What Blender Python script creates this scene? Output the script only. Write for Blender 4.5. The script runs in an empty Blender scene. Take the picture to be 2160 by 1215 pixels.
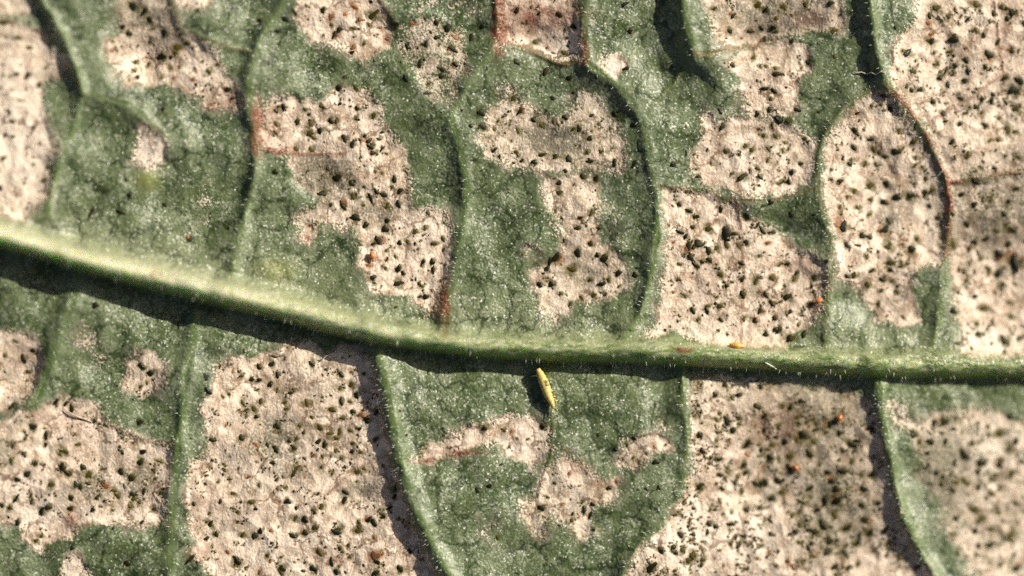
import bpy, bmesh, math, random
import numpy as np

# ------------------------------------------------------------------ camera, sky, sun, exposure
# 1 Blender unit = 1 mm.  The strip of leaf in view is 27 mm wide; PX is photograph pixels per mm.
PX = 80.0
CX, CY = 1080.0, 607.5
D = 150.0
sc = bpy.context.scene
sc.unit_settings.system = 'METRIC'
sc.unit_settings.scale_length = 0.001
COL = sc.collection

cd = bpy.data.cameras.new('camera')
cam = bpy.data.objects.new('camera', cd)
COL.objects.link(cam)
cam.location = (0, 0, D)
cd.lens = 400.0
cd.sensor_width = 72.0
cd.clip_start = 1.0
cd.clip_end = 2000.0
cd.dof.use_dof = True
cd.dof.focus_distance = D - 0.05
cd.dof.aperture_fstop = 0.0205
sc.camera = cam

SUN_EL = math.radians(31.0)
sdx, sdy = 0.85, 0.527                       # towards the sun, seen from above
sunvec = (sdx * math.cos(SUN_EL), sdy * math.cos(SUN_EL), math.sin(SUN_EL))
w = bpy.data.worlds.new('World')
sc.world = w
w.use_nodes = True
nt = w.node_tree
nt.nodes.clear()
sky = nt.nodes.new('ShaderNodeTexSky')
sky.sky_type = 'NISHITA'
sky.sun_disc = False
sky.sun_elevation = SUN_EL
sky.air_density = 0.6
sky.dust_density = 4.0
sky.ozone_density = 0.5
sky.sun_rotation = math.atan2(sunvec[0], sunvec[1])
bg = nt.nodes.new('ShaderNodeBackground')
bg.inputs['Strength'].default_value = 0.05
wo = nt.nodes.new('ShaderNodeOutputWorld')
nt.links.new(sky.outputs[0], bg.inputs[0])
nt.links.new(bg.outputs[0], wo.inputs[0])

ld = bpy.data.lights.new('sun', 'SUN')
ld.energy = 5.0
ld.angle = math.radians(0.55)
ld.color = (1.0, 0.925, 0.80)
sun = bpy.data.objects.new('sun', ld)
COL.objects.link(sun)
from mathutils import Vector, Matrix
sun.rotation_euler = Vector(sunvec).to_track_quat('Z', 'Y').to_euler()
sun.location = Vector(sunvec) * 60

vs = sc.view_settings
vs.view_transform = 'Standard'
vs.look = 'None'
vs.exposure = 0.30
vs.gamma = 1.0
vs.use_curve_mapping = False
sc.cycles.use_denoising = False
sc.cycles.sample_clamp_direct = 3.0
sc.cycles.use_adaptive_sampling = True
sc.cycles.adaptive_threshold = 0.03
sc.cycles.max_bounces = 3
sc.cycles.diffuse_bounces = 2
sc.cycles.glossy_bounces = 1
sc.cycles.caustics_reflective = False
sc.cycles.caustics_refractive = False

rng = np.random.default_rng(7)
random.seed(7)

# ------------------------------------------------------------------ numeric helpers
def hash2(ix, iy, seed):
    h = (ix.astype(np.int64) * 374761393 + iy.astype(np.int64) * 668265263 + seed * 1442695041) & 0xFFFFFFFF
    h = ((h ^ (h >> 13)) * 1274126177) & 0xFFFFFFFF
    h = h ^ (h >> 16)
    return (h & 0xFFFFFF).astype(np.float32) / 16777215.0

def perlin(x, y, seed=0):
    x0 = np.floor(x); y0 = np.floor(y)
    fx = (x - x0).astype(np.float32); fy = (y - y0).astype(np.float32)
    ix = x0.astype(np.int64); iy = y0.astype(np.int64)
    u = fx * fx * fx * (fx * (fx * 6 - 15) + 10); v = fy * fy * fy * (fy * (fy * 6 - 15) + 10)
    def g(a, b, dx, dy):
        t = hash2(a, b, seed) * np.float32(2 * math.pi)
        return np.cos(t) * dx + np.sin(t) * dy
    n00 = g(ix, iy, fx, fy); n10 = g(ix + 1, iy, fx - 1, fy)
    n01 = g(ix, iy + 1, fx, fy - 1); n11 = g(ix + 1, iy + 1, fx - 1, fy - 1)
    a = n00 + u * (n10 - n00); b = n01 + u * (n11 - n01)
    return (a + v * (b - a)) * 1.4

def fbm(x, y, s, seed=0, octs=3):
    r = 0; a = 1.0
    for o in range(octs):
        r = r + a * perlin(x / s, y / s, seed + o * 17)
        s = s * 0.5; a *= 0.5
    return r

def smooth(a, b, v):
    t = np.clip((v - a) / (b - a), 0, 1)
    return t * t * (3 - 2 * t)

def catmull(pts, step=10.0):
    P = np.array(pts, float)
    Q = np.vstack([2 * P[0] - P[1], P, 2 * P[-1] - P[-2]])
    out = []
    for i in range(1, len(Q) - 2):
        p0, p1, p2, p3 = Q[i - 1], Q[i], Q[i + 1], Q[i + 2]
        n = max(2, int(np.linalg.norm((p2 - p1)[:2]) / step))
        for k in range(n):
            t = k / n
            out.append(0.5 * ((2 * p1) + (-p0 + p2) * t + (2 * p0 - 5 * p1 + 4 * p2 - p3) * t * t + (-p0 + 3 * p1 - 3 * p2 + p3) * t ** 3))
    out.append(P[-1])
    return np.array(out)

# ------------------------------------------------------------------ what the leaf looks like (photograph pixels, y down)
# midrib: x, y, half width, height
MIDRIB = [(-1500, 60, 50, 95), (-600, 320, 44, 85), (0, 499, 29, 74), (173, 551, 28, 68), (400, 608, 32, 64), (600, 655, 30, 60), (760, 698, 28, 58),
          (950, 729, 25, 56), (1100, 740, 26, 56), (1250, 745, 27, 56), (1400, 749, 28, 56), (1600, 761, 26, 56), (1800, 774, 28, 52),
          (2000, 779, 27, 46), (2160, 780, 26, 44), (2700, 800, 24, 40), (3600, 830, 14, 20)]
# side veins: name, label, half width, ridge, broad ridge, brown, points
VEINS = [
 ('side_vein', 'green vein forking beside the cream patch in the top corner', 10, 22, 10, 0, [(40, -300), (70, -90), (93, 0), (118, 38), (142, 86), (156, 118), (173, 166), (181, 200)]),
 ('side_vein', 'pale vein fading down towards the midrib', 9, 12, 16, 0, [(181, 200), (166, 249), (145, 311), (121, 380), (105, 450)]),
 ('cross_vein', 'pale arched veinlet', 9, 13, 8, 0, [(181, 202), (225, 210), (270, 222), (310, 248), (345, 290)]),
 ('side_vein', 'green vein with a reddish brown stretch', 12, 25, 16, 0, [(680, -300), (625, -60), (600, 0), (565, 60), (543, 105), (530, 155), (529, 220), (541, 300), (538, 370), (521, 450), (504, 520), (490, 590), (480, 625)]),
 ('cross_vein', None, 8, 11, 6, .25, [(350, -80), (366, 0), (387, 62), (432, 86), (484, 100), (535, 112)]),
 ('cross_vein', None, 7, 9, 4, .3, [(780, -60), (803, 0), (820, 25), (834, 52), (842, 62)]),
 ('side_vein', 'vein with reddish brown top and withered brown foot', 11, 14, 12, 0, [(1040, -250), (1047, 0), (1050, 60), (1040, 100), (1005, 150), (975, 205), (955, 248), (968, 300), (982, 360), (984, 430), (972, 510), (958, 590), (944, 650), (934, 705)]),
 ('side_vein', 'smooth green curved vein with a pale shiny crest', 11, 22, 13, 0, [(1245, -200), (1240, 0), (1234, 60), (1236, 128), (1270, 155), (1310, 190), (1342, 232), (1360, 280), (1373, 350), (1386, 420), (1386, 500), (1372, 580), (1352, 650), (1322, 712)]),
 ('cross_vein', None, 8, 9, 5, .5, [(1052, 96), (1090, 99), (1132, 112), (1180, 134), (1234, 131)]),
 ('side_vein', 'thick green vein at the top casting a dark shadow', 15, 22, 26, 0, [(1400, -250), (1438, -20), (1446, 40), (1454, 80), (1466, 116)]),
 ('cross_vein', None, 9, 10, 6, .45, [(1466, 116), (1510, 112), (1550, 104), (1600, 96)]),
 ('cross_vein', None, 7, 6, 5, .1, [(1466, 116), (1450, 140), (1425, 170), (1395, 205), (1365, 240)]),
 ('side_vein', 'green vein from the top edge to a fork', 12, 22, 20, 0, [(1800, -250), (1830, -30), (1840, 50), (1850, 105), (1862, 155), (1872, 182)]),
 ('side_vein', 'brown dried vein between two speckled patches', 10, 20, 14, .75, [(1872, 182), (1895, 205), (1922, 235), (1958, 292), (1986, 348), (2001, 400), (2007, 452), (1999, 530)]),
 ('side_vein', 'pale green foot of the dried vein', 10, 16, 12, .05, [(1999, 530), (1993, 590), (1984, 660), (1964, 752)]),
 ('side_vein', 'thin green vein edging the tall speckled patch', 9, 15, 12, .15, [(1868, 184), (1830, 196), (1793, 215), (1752, 266), (1732, 311), (1727, 363), (1725, 410), (1740, 452), (1756, 521), (1754, 573), (1748, 625), (1742, 735)]),
 ('cross_vein', None, 6, 8, 10, .8, [(2001, 385), (2040, 379), (2077, 373), (2160, 360), (2400, 330)]),
 ('cross_vein', None, 5, 5, 3, .6, [(1952, 268), (1990, 238), (2050, 204), (2091, 176), (2115, 158)]),
 ('cross_vein', None, 6, 7, 5, .35, [(1392, 393), (1440, 396), (1490, 402), (1545, 420), (1610, 424), (1680, 411), (1727, 392)]),
 ('cross_vein', None, 4, 5, 2, .7, [(1545, 418), (1560, 450), (1567, 520), (1570, 580), (1568, 650), (1563, 720)]),
 ('cross_vein', None, 3.5, 4, 2, .95, [(2098, 0), (2106, 60), (2116, 120), (2122, 175)]),
 ('side_vein', 'dim out of focus vein at the lower corner', 13, 16, 14, 0, [(166, 575), (152, 655), (117, 742), (92, 815), (55, 885), (0, 950), (-150, 1100)]),
 ('side_vein', 'straight green vein dropping from the midrib', 13, 14, 8, 0, [(414, 640), (407, 740), (393, 795), (379, 933), (371, 1002), (366, 1071), (358, 1215), (340, 1500)]),
 ('side_vein', 'broad green hairy vein casting a long shadow', 19, 30, 16, 0, [(790, 705), (806, 765), (817, 815), (832, 900), (852, 985), (882, 1080), (918, 1155), (955, 1225), (1080, 1480)]),
 ('side_vein', 'slender green vein curving round a speckled patch', 10, 15, 8, .05, [(1438, 770), (1440, 830), (1444, 880), (1450, 935), (1446, 1002), (1429, 1058), (1401, 1103), (1360, 1139), (1336, 1172), (1312, 1212), (1250, 1330)]),
 ('side_vein', 'blurred green vein bordering the dark speckled patch', 16, 26, 16, 0, [(1852, 785), (1859, 830), (1866, 885), (1880, 968), (1899, 1054), (1922, 1120), (1950, 1175), (1985, 1230), (2100, 1420)]),
 ('cross_vein', None, 4, 5, 3, .5, [(818, 958), (782, 975), (747, 995), (689, 1044), (647, 1065)]),
 ('cross_vein', None, 6, 7, 4, .15, [(362, 1106), (300, 1103), (240, 1099), (165, 1104), (152, 1085)]),
 ('cross_vein', None, 6, 7, 3, .4, [(225, 893), (270, 910), (310, 928), (372, 942)]),
 ('cross_vein', None, 4, 5, 3, .3, [(1164, 868), (1168, 920), (1160, 965), (1149, 1000), (1138, 1048)]),
 ('cross_vein', None, 4, 4, 3, .0, [(850, 105), (905, 118), (970, 130), (1010, 145)]),
 ('cross_vein', None, 5, 6, 3, .8, [(548, 316), (600, 322), (660, 326), (730, 325)]),
]
# bleached patches: label, strength, density of fine specks, points
PATCHES = [
 ('cream patch at the left edge in the top corner', 1, .7, [(86, 69), (138, 118), (152, 159), (112, 172), (96, 185), (93, 225), (112, 280), (128, 311), (107, 350), (106, 415), (76, 435), (50, 468), (0, 452), (-140, 420), (-160, 60), (0, 45), (40, 52)]),
 ('shaded patch with a pale lower lobe near the top corner', 1, .8, [(250, -40), (362, -40), (364, 20), (378, 66), (430, 93), (458, 125), (477, 160), (503, 190), (518, 220), (505, 236), (470, 230), (434, 226), (424, 203), (380, 187), (345, 174), (310, 180), (266, 178), (246, 150), (228, 112), (224, 92), (250, 75), (258, 50)]),
 ('thin cream strip at the top edge', 1, .5, [(368, -40), (470, -40), (452, 8), (415, 18), (385, 16), (372, 6)]),
 ('rounded patch with rusty spots and a pointed lower lobe', 1, .7, [(633, -40), (630, 10), (626, 31), (644, 69), (661, 90), (700, 97), (730, 100), (747, 124), (768, 133), (796, 111), (820, 100), (829, 66), (813, 24), (780, -40)]),
 ('faint greyish patch of half bleached tissue', .7, .5, [(838, 62), (870, 45), (903, 35), (972, 62), (985, 100), (989, 138), (960, 190), (948, 214), (913, 207), (890, 180), (879, 150), (851, 114), (832, 93)]),
 ('long stepped patch running down to the midrib', 1, .9, [(550, 235), (588, 204), (626, 207), (678, 218), (695, 194), (733, 180), (778, 197), (810, 228), (796, 262), (816, 266), (840, 294), (854, 332), (861, 380), (866, 438), (880, 442), (931, 441), (951, 462), (951, 538), (937, 607), (917, 652), (906, 662), (890, 645), (872, 628), (827, 621), (782, 611), (778, 573), (754, 566), (761, 504), (747, 483), (720, 480), (692, 466), (661, 469), (671, 490), (654, 514), (630, 504), (633, 455), (660, 438), (678, 425), (650, 405), (633, 385), (613, 360), (607, 328), (575, 320), (548, 312)]),
 ('kidney shaped patch notched on its upper edge', .82, .6, [(1058, 193), (1080, 193), (1115, 221), (1166, 249), (1204, 235), (1208, 207), (1235, 183), (1260, 197), (1273, 235), (1301, 263), (1318, 300), (1322, 342), (1301, 360), (1208, 366), (1149, 363), (1080, 352), (1027, 335), (1007, 300), (1024, 263), (1034, 228)]),
 ('narrow patch widening into a ragged foot', .88, .8, [(1145, 372), (1200, 369), (1262, 370), (1265, 400), (1262, 470), (1267, 511), (1294, 528), (1318, 552), (1329, 580), (1322, 607), (1287, 628), (1253, 632), (1211, 638), (1197, 663), (1173, 676), (1149, 670), (1132, 621), (1115, 583), (1125, 569), (1160, 548), (1184, 531), (1187, 500), (1177, 479), (1156, 441), (1146, 400)]),
 ('faint grey strip beside the ragged patch', .4, .3, [(1274, 425), (1295, 430), (1308, 500), (1303, 530), (1274, 512)]),
 ('square patch at the top with rust brown shading', 1, .6, [(1058, -40), (1212, -40), (1216, 20), (1224, 60), (1228, 85), (1226, 124), (1195, 130), (1160, 117), (1130, 104), (1090, 93), (1057, 90)]),
 ('tiny pale cream spot beside the curved vein', .95, .0, [(1267, 118), (1300, 114), (1318, 123), (1320, 142), (1305, 162), (1287, 159), (1270, 138)]),
 ('shaded speckled patch at the top edge', 1, 1., [(1470, -40), (1482, 5), (1505, 45), (1509, 88), (1543, 98), (1600, 92), (1650, 78), (1697, 66), (1769, 62), (1780, 41), (1768, -40)]),
 ('upright patch joining the oval one below', 1, .7, [(1527, 135), (1560, 112), (1600, 100), (1640, 90), (1669, 82), (1697, 97), (1714, 128), (1707, 149), (1683, 166), (1686, 207), (1683, 238), (1660, 246), (1620, 240), (1590, 246), (1576, 238), (1565, 207), (1557, 166)]),
 ('oval patch sprinkled with olive specks', 1, 1.1, [(1462, 340), (1475, 300), (1485, 270), (1478, 240), (1492, 236), (1512, 258), (1560, 250), (1610, 248), (1650, 255), (1690, 280), (1715, 300), (1718, 350), (1705, 386), (1650, 408), (1590, 415), (1530, 400), (1480, 382), (1458, 365)]),
 ('large square patch split by a brown veinlet', 1, 1., [(1401, 404), (1398, 445), (1412, 504), (1405, 538), (1394, 621), (1388, 676), (1377, 694), (1352, 708), (1398, 706), (1432, 690), (1453, 711), (1495, 728), (1560, 735), (1620, 738), (1652, 732), (1669, 711), (1707, 694), (1728, 656), (1742, 600), (1740, 560), (1704, 530), (1680, 526), (1652, 500), (1617, 476), (1592, 462), (1565, 459), (1554, 438), (1540, 428), (1512, 414), (1470, 404), (1430, 397)]),
 ('tall patch between the brown vein and a green vein', 1, 1., [(1848, 192), (1868, 197), (1890, 225), (1920, 262), (1945, 298), (1970, 345), (1988, 400), (1994, 452), (1988, 545), (1975, 558), (1946, 562), (1921, 583), (1932, 625), (1946, 677), (1905, 688), (1877, 683), (1849, 673), (1835, 635), (1807, 607), (1766, 588), (1765, 560), (1768, 520), (1752, 450), (1738, 412), (1738, 363), (1742, 315), (1762, 270), (1800, 225)]),
 ('wide speckled patch in the upper corner beyond the brown vein', 1, 1.4, [(1925, -60), (1928, 0), (1930, 45), (1900, 75), (1882, 110), (1875, 150), (1888, 185), (1905, 208), (1932, 236), (1966, 288), (1994, 345), (2006, 376), (2077, 367), (2160, 354), (2320, 332), (2320, -60)]),
 ('shadowed patch at the edge below the brown cross vein', 1, 1.5, [(2008, 392), (2077, 381), (2160, 368), (2320, 346), (2320, 780), (2160, 752), (2112, 756), (2067, 756), (2033, 745), (2028, 700), (2022, 656), (2018, 610), (2012, 580), (2008, 538), (2018, 486), (2014, 440)]),
 ('large dark speckled patch below the midrib', 1, 2.8, [(1457, 800), (1460, 899), (1464, 1002), (1452, 1012), (1440, 1050), (1422, 1078), (1401, 1112), (1357, 1151), (1336, 1179), (1322, 1215), (1270, 1320), (1500, 1420), (2080, 1420), (1975, 1230), (1935, 1165), (1905, 1105), (1888, 1054), (1868, 968), (1855, 885), (1838, 850), (1790, 822), (1700, 812), (1600, 800), (1500, 796)]),
 ('blurred patch in the lower corner beyond the green vein', .8, 1., [(1877, 850), (1911, 857), (1932, 888), (1987, 868), (2032, 861), (2084, 864), (2160, 881), (2320, 890), (2320, 1420), (2110, 1420), (2060, 1230), (2022, 1165), (1990, 1110), (1985, 1060), (1945, 1000), (1935, 950), (1910, 910), (1885, 890)]),
 ('wide patch in the lower corner with an orange stain', 1, 1.1, [(0, 888), (50, 868), (80, 862), (110, 848), (150, 838), (200, 850), (214, 872), (228, 892), (270, 913), (310, 931), (357, 947), (359, 985), (350, 1040), (342, 1100), (335, 1112), (280, 1108), (200, 1100), (165, 1107), (152, 1132), (120, 1140), (85, 1158), (55, 1140), (45, 1112), (0, 1098), (-160, 1090), (-160, 880)]),
 ('blurred brownish patch at the edge under the midrib shadow', .95, .8, [(0, 694), (45, 694), (83, 718), (92, 763), (80, 815), (50, 850), (20, 862), (0, 872), (-160, 870), (-160, 690)]),
 ('small round patch with an olive centre', .95, .8, [(270, 760), (290, 745), (320, 745), (348, 765), (350, 795), (335, 825), (298, 838), (262, 825), (255, 805), (272, 785)]),
 ('small faint ragged patch near the lower corner', .6, .3, [(165, 705), (185, 690), (205, 695), (215, 730), (228, 750), (215, 768), (190, 762), (185, 735), (165, 725)]),
 ('large cream patch filling the space beside the hairy vein', 1, .8, [(453, 795), (449, 823), (429, 864), (436, 909), (449, 933), (432, 957), (404, 982), (391, 1020), (394, 1071), (398, 1113), (415, 1140), (411, 1175), (432, 1186), (450, 1225), (500, 1420), (1000, 1420), (925, 1225), (893, 1165), (862, 1090), (836, 1010), (822, 960), (810, 890), (795, 815), (783, 768), (764, 732), (727, 726), (690, 745), (640, 718), (600, 722), (545, 755), (490, 752), (462, 770)]),
 ('curved horn shaped patch with a rusty tail', 1, .5, [(880, 975), (903, 940), (955, 916), (1017, 892), (1058, 881), (1100, 878), (1115, 874), (1139, 888), (1161, 912), (1161, 940), (1142, 971), (1121, 985), (1093, 971), (1052, 940), (1024, 937), (972, 952), (920, 973), (900, 978)]),
 ('three lobed ragged patch below the horn shaped one', .88, .6, [(1166, 964), (1194, 957), (1211, 968), (1236, 989), (1274, 1009), (1308, 1016), (1301, 1044), (1284, 1061), (1253, 1072), (1242, 1096), (1260, 1120), (1232, 1141), (1218, 1144), (1201, 1106), (1160, 1089), (1149, 1113), (1142, 1137), (1125, 1127), (1101, 1096), (1097, 1061), (1135, 1047), (1149, 1002)]),
 ('small slanting patch against the slender vein', .9, .6, [(1308, 961), (1329, 926), (1377, 916), (1412, 926), (1422, 944), (1391, 954), (1357, 978), (1322, 992), (1301, 982)]),
 ('faint pale spot at the bottom', .35, .2, [(1015, 1100), (1040, 1090), (1065, 1105), (1068, 1135), (1030, 1145), (1012, 1125)]),
 ('clean cream spot above a yellow green swelling', 1, .0, [(300, 268), (332, 277), (356, 304), (348, 346), (311, 355), (287, 339), (294, 301)]),
 ('pinkish round spot at the bottom edge', 1, .2, [(128, 1193), (145, 1168), (173, 1172), (190, 1203), (187, 1250), (130, 1250)]),
 ('shadowed patch in the very corner', .9, .7, [(-160, -60), (62, -60), (75, 20), (50, 40), (0, 33), (-160, 26)]),
 ('faint speckled strip at the top edge', .4, .4, [(848, -40), (965, -40), (1000, 22), (940, 34), (870, 24)]),
 ('faint white fleck on green tissue', .55, .0, [(424, 400), (442, 402), (446, 428), (432, 438), (422, 425)]),
 ('faint lower white fleck on green tissue', .5, .0, [(424, 458), (444, 460), (442, 475), (426, 474)]),
 ('faint pale smudge left of the ragged foot', .5, .0, [(1108, 520), (1128, 523), (1142, 545), (1128, 556), (1112, 542)]),
 ('faint pale smudge beside the slender vein', .45, .0, [(1388, 880), (1412, 878), (1420, 905), (1400, 915), (1385, 900)]),
]
# dips (-) and swells (+) of the blade: x, y, sx, sy, rotation, height
DIPS = [(2070, 555, 130, 85, .6, -20), (1610, 1010, 110, 140, .5, -18), (1590, 85, 80, 40, 0, -26), (305, 125, 55, 45, 0, -24), (1130, 82, 60, 32, 0, -20),
        (685, 390, 45, 40, .5, -5), (60, 90, 60, 45, .5, -8), (1190, 590, 70, 50, 0, -10), (312, 378, 26, 22, 0, 13), (585, 572, 36, 26, 0, 6),
        (1150, 290, 60, 35, 0, -10), (700, 920, 110, 90, 0, -8), (1400, 1190, 140, 60, 0, 16), (60, 790, 60, 60, 0, -22), (1660, 490, 50, 30, .5, -14),
        (1850, 430, 60, 90, 0, -14), (1010, 1060, 100, 60, 0, 10), (240, 820, 60, 60, 0, -8), (470, 60, 50, 40, 0, 10), (1700, 160, 40, 50, .3, -10), (1835, 640, 45, 50, 0, -8), (650, 50, 80, 40, 0, -5)]
# stains with a shape of their own, some painted shade: x, y, rx, ry, strength
RUST = [(545, 270, 11, 54, 2.0), (1053, 42, 15, 62, 2.2), (1140, 34, 85, 30, .9), (1232, 100, 8, 35, .9), (938, 650, 12, 50, 1.2), (900, 972, 30, 7, .9), (960, 955, 60, 7, .9),
        (478, 222, 35, 15, .55), (585, 316, 45, 7, .9), (650, 500, 15, 15, .6), (1220, 985, 28, 18, .5), (150, 1095, 18, 22, .6), (85, 880, 22, 12, .6), (420, 1165, 28, 18, .5),
        (1440, 739, 18, 5, 1.3), (332, 581, 26, 7, .6), (2002, 465, 9, 90, .7), (1480, 590, 45, 22, .35), (1640, 900, 75, 60, .35), (700, 1180, 40, 14, .6), (430, 1050, 40, 35, .25), (1690, 555, 45, 28, .35),
        (1280, 1020, 35, 7, .6), (2120, 60, 20, 90, .3), (155, 905, 70, 25, .25), (570, 260, 18, 45, .35), (1080, 60, 16, 40, .35), (915, 655, 12, 12, .5), (45, 760, 35, 40, .3), (1700, 40, 60, 14, .4), (650, 1160, 60, 12, .25)]
RESID_SHADE = [(1700, 900, 130, 90, .75), (1760, 1060, 90, 110, .85), (2105, 450, 95, 85, .7), (1640, 25, 140, 50, .7), (310, 25, 70, 65, .6), (1250, 250, 90, 70, .25), (682, 372, 62, 56, 1.15), (1170, 298, 75, 34, .95), (805, 450, 46, 26, .85), (585, 930, 55, 60, .8), (640, 1000, 60, 26, .4), (520, 960, 40, 30, .4), (1985, 1000, 60, 130, .7), (120, 190, 32, 60, .6), (190, 1030, 60, 40, .55),  # leftover green and brown tissue, plus shade of hollows painted as dark tint
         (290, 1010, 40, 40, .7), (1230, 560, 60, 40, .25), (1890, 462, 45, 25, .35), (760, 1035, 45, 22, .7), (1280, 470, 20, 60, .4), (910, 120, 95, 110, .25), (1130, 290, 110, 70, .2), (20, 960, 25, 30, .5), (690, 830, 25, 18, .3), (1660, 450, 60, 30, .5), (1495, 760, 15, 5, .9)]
PALE = [(322, 312, 45, 50, 1), (1293, 138, 34, 30, .7), (905, 480, 50, 36, .7), (40, 300, 90, 170, .8), (1170, 108, 65, 22, .9), (1480, 1150, 170, 60, .6), (2090, 725, 70, 32, .9), (2090, 950, 70, 60, .6), (1120, 930, 50, 42, .6), (430, 160, 45, 40, .5), (1560, 310, 50, 40, .4),
        (1905, 868, 30, 22, .9), (620, 1160, 130, 60, .45), (560, 1010, 60, 40, .4), (60, 1060, 60, 60, .5), (1190, 650, 36, 26, .6), (250, 1090, 80, 18, .6), (1500, 700, 110, 30, .5), (2110, 420, 60, 60, -.0), (432, 418, 16, 22, .8), (432, 467, 14, 10, .8), (155, 1200, 40, 36, .5), (720, 60, 60, 40, .3), (1260, 205, 30, 25, .4)]
YELLOW = [(312, 378, 28, 24, 1.), (585, 570, 38, 26, .75), (1490, 757, 18, 6, .7), (940, 610, 16, 20, .4)]

# ------------------------------------------------------------------ grid of the blade
def axis(lo, hi, step, outlo, outhi):
    a = list(np.arange(lo, hi + step, step))
    s = step; v = a[-1]; up = []
    while v < outhi:
        s = min(s * 1.13, 22); v += s; up.append(v)
    s = step; v = a[0]; dn = []
    while v > outlo:
        s = min(s * 1.13, 22); v -= s; dn.append(v)
    return np.array(dn[::-1] + a + up)

gx = axis(-40, 2200, 2.1, -1450, 3550)
gy = axis(-40, 1255, 2.1, -850, 2050)
NX, NY = len(gx), len(gy)
X, Y = np.meshgrid(gx, gy)
inframe = smooth(-170, -90, X) * smooth(-170, -90, 2160 - X) * smooth(-70, -30, Y) * smooth(-240, -190, 1215 - Y)

def window(x0, x1, y0, y1):
    i0, i1 = np.searchsorted(gx, [x0, x1]); j0, j1 = np.searchsorted(gy, [y0, y1])
    return slice(j0, j1), slice(i0, i1)

def polydist(pts, xs, ys):
    """distance to a polyline, parameter of the nearest point, signed side"""
    best = np.full(xs.shape, 1e9, np.float32); par = np.zeros(xs.shape, np.float32); side = np.zeros(xs.shape, np.float32); sunw = np.zeros(xs.shape, np.float32)
    n = len(pts) - 1
    for k in range(n):
        ax, ay = pts[k][:2]; bx, by = pts[k + 1][:2]
        dx, dy = bx - ax, by - ay
        L = dx * dx + dy * dy + 1e-9
        t = np.clip(((xs - ax) * dx + (ys - ay) * dy) / L, 0, 1)
        ex = xs - ax - t * dx; ey = ys - ay - t * dy
        d = np.sqrt(ex * ex + ey * ey)
        m = d < best
        best[m] = d[m]; par[m] = ((k + t) / n)[m]
        side[m] = np.sign(dx * ey - dy * ex)[m]
        sunw[m] = (ex * sdx - ey * sdy)[m]
    global SUNW
    SUNW = sunw
    return best, par, side

# gentle warps so that no traced edge is straight
WX = (fbm(X, Y, 34, 1, 3) * 7 + perlin(X / 7, Y / 7, 5) * 2.2).astype(np.float32)
WY = (fbm(X, Y, 34, 2, 3) * 7 + perlin(X / 7, Y / 7, 6) * 2.2).astype(np.float32)

# patches
SDF = np.full(X.shape, -60.0, np.float32)
PSTR = np.zeros(X.shape, np.float32)
PID = np.full(X.shape, -1, np.int32)
for k, (lab, st, den, pts) in enumerate(PATCHES):
    P = np.array(pts, float)
    sl = window(P[:, 0].min() - 75, P[:, 0].max() + 75, P[:, 1].min() - 75, P[:, 1].max() + 75)
    xs = X[sl] + WX[sl]; ys = Y[sl] + WY[sl]
    d, _, _ = polydist(list(P) + [P[0]], xs, ys)
    ins = np.zeros(xs.shape, bool)
    for i in range(len(P)):
        x1, y1 = P[i]; x2, y2 = P[(i + 1) % len(P)]
        if y1 == y2: continue
        c = (y1 > ys) != (y2 > ys)
        ins ^= c & (xs < (x2 - x1) * (ys - y1) / (y2 - y1) + x1)
    s = np.where(ins, d, -d)
    m = s > SDF[sl]
    SDF[sl] = np.where(m, s, SDF[sl])
    PSTR[sl] = np.where(m, st, PSTR[sl])
    PID[sl] = np.where(s > 0, np.where(m, k, PID[sl]), PID[sl])
# the rest of the leaf, beyond the strip in view, is eaten in the same way
off = fbm(X, Y, 210, 40, 3) * 120 - 12 + WX
SDF = np.where(inframe > .5, SDF, np.minimum(off, 60)).astype(np.float32)
PSTR = np.where(inframe > .5, PSTR, 1.0).astype(np.float32)
SDF = np.clip(SDF, -60, 60)

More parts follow.
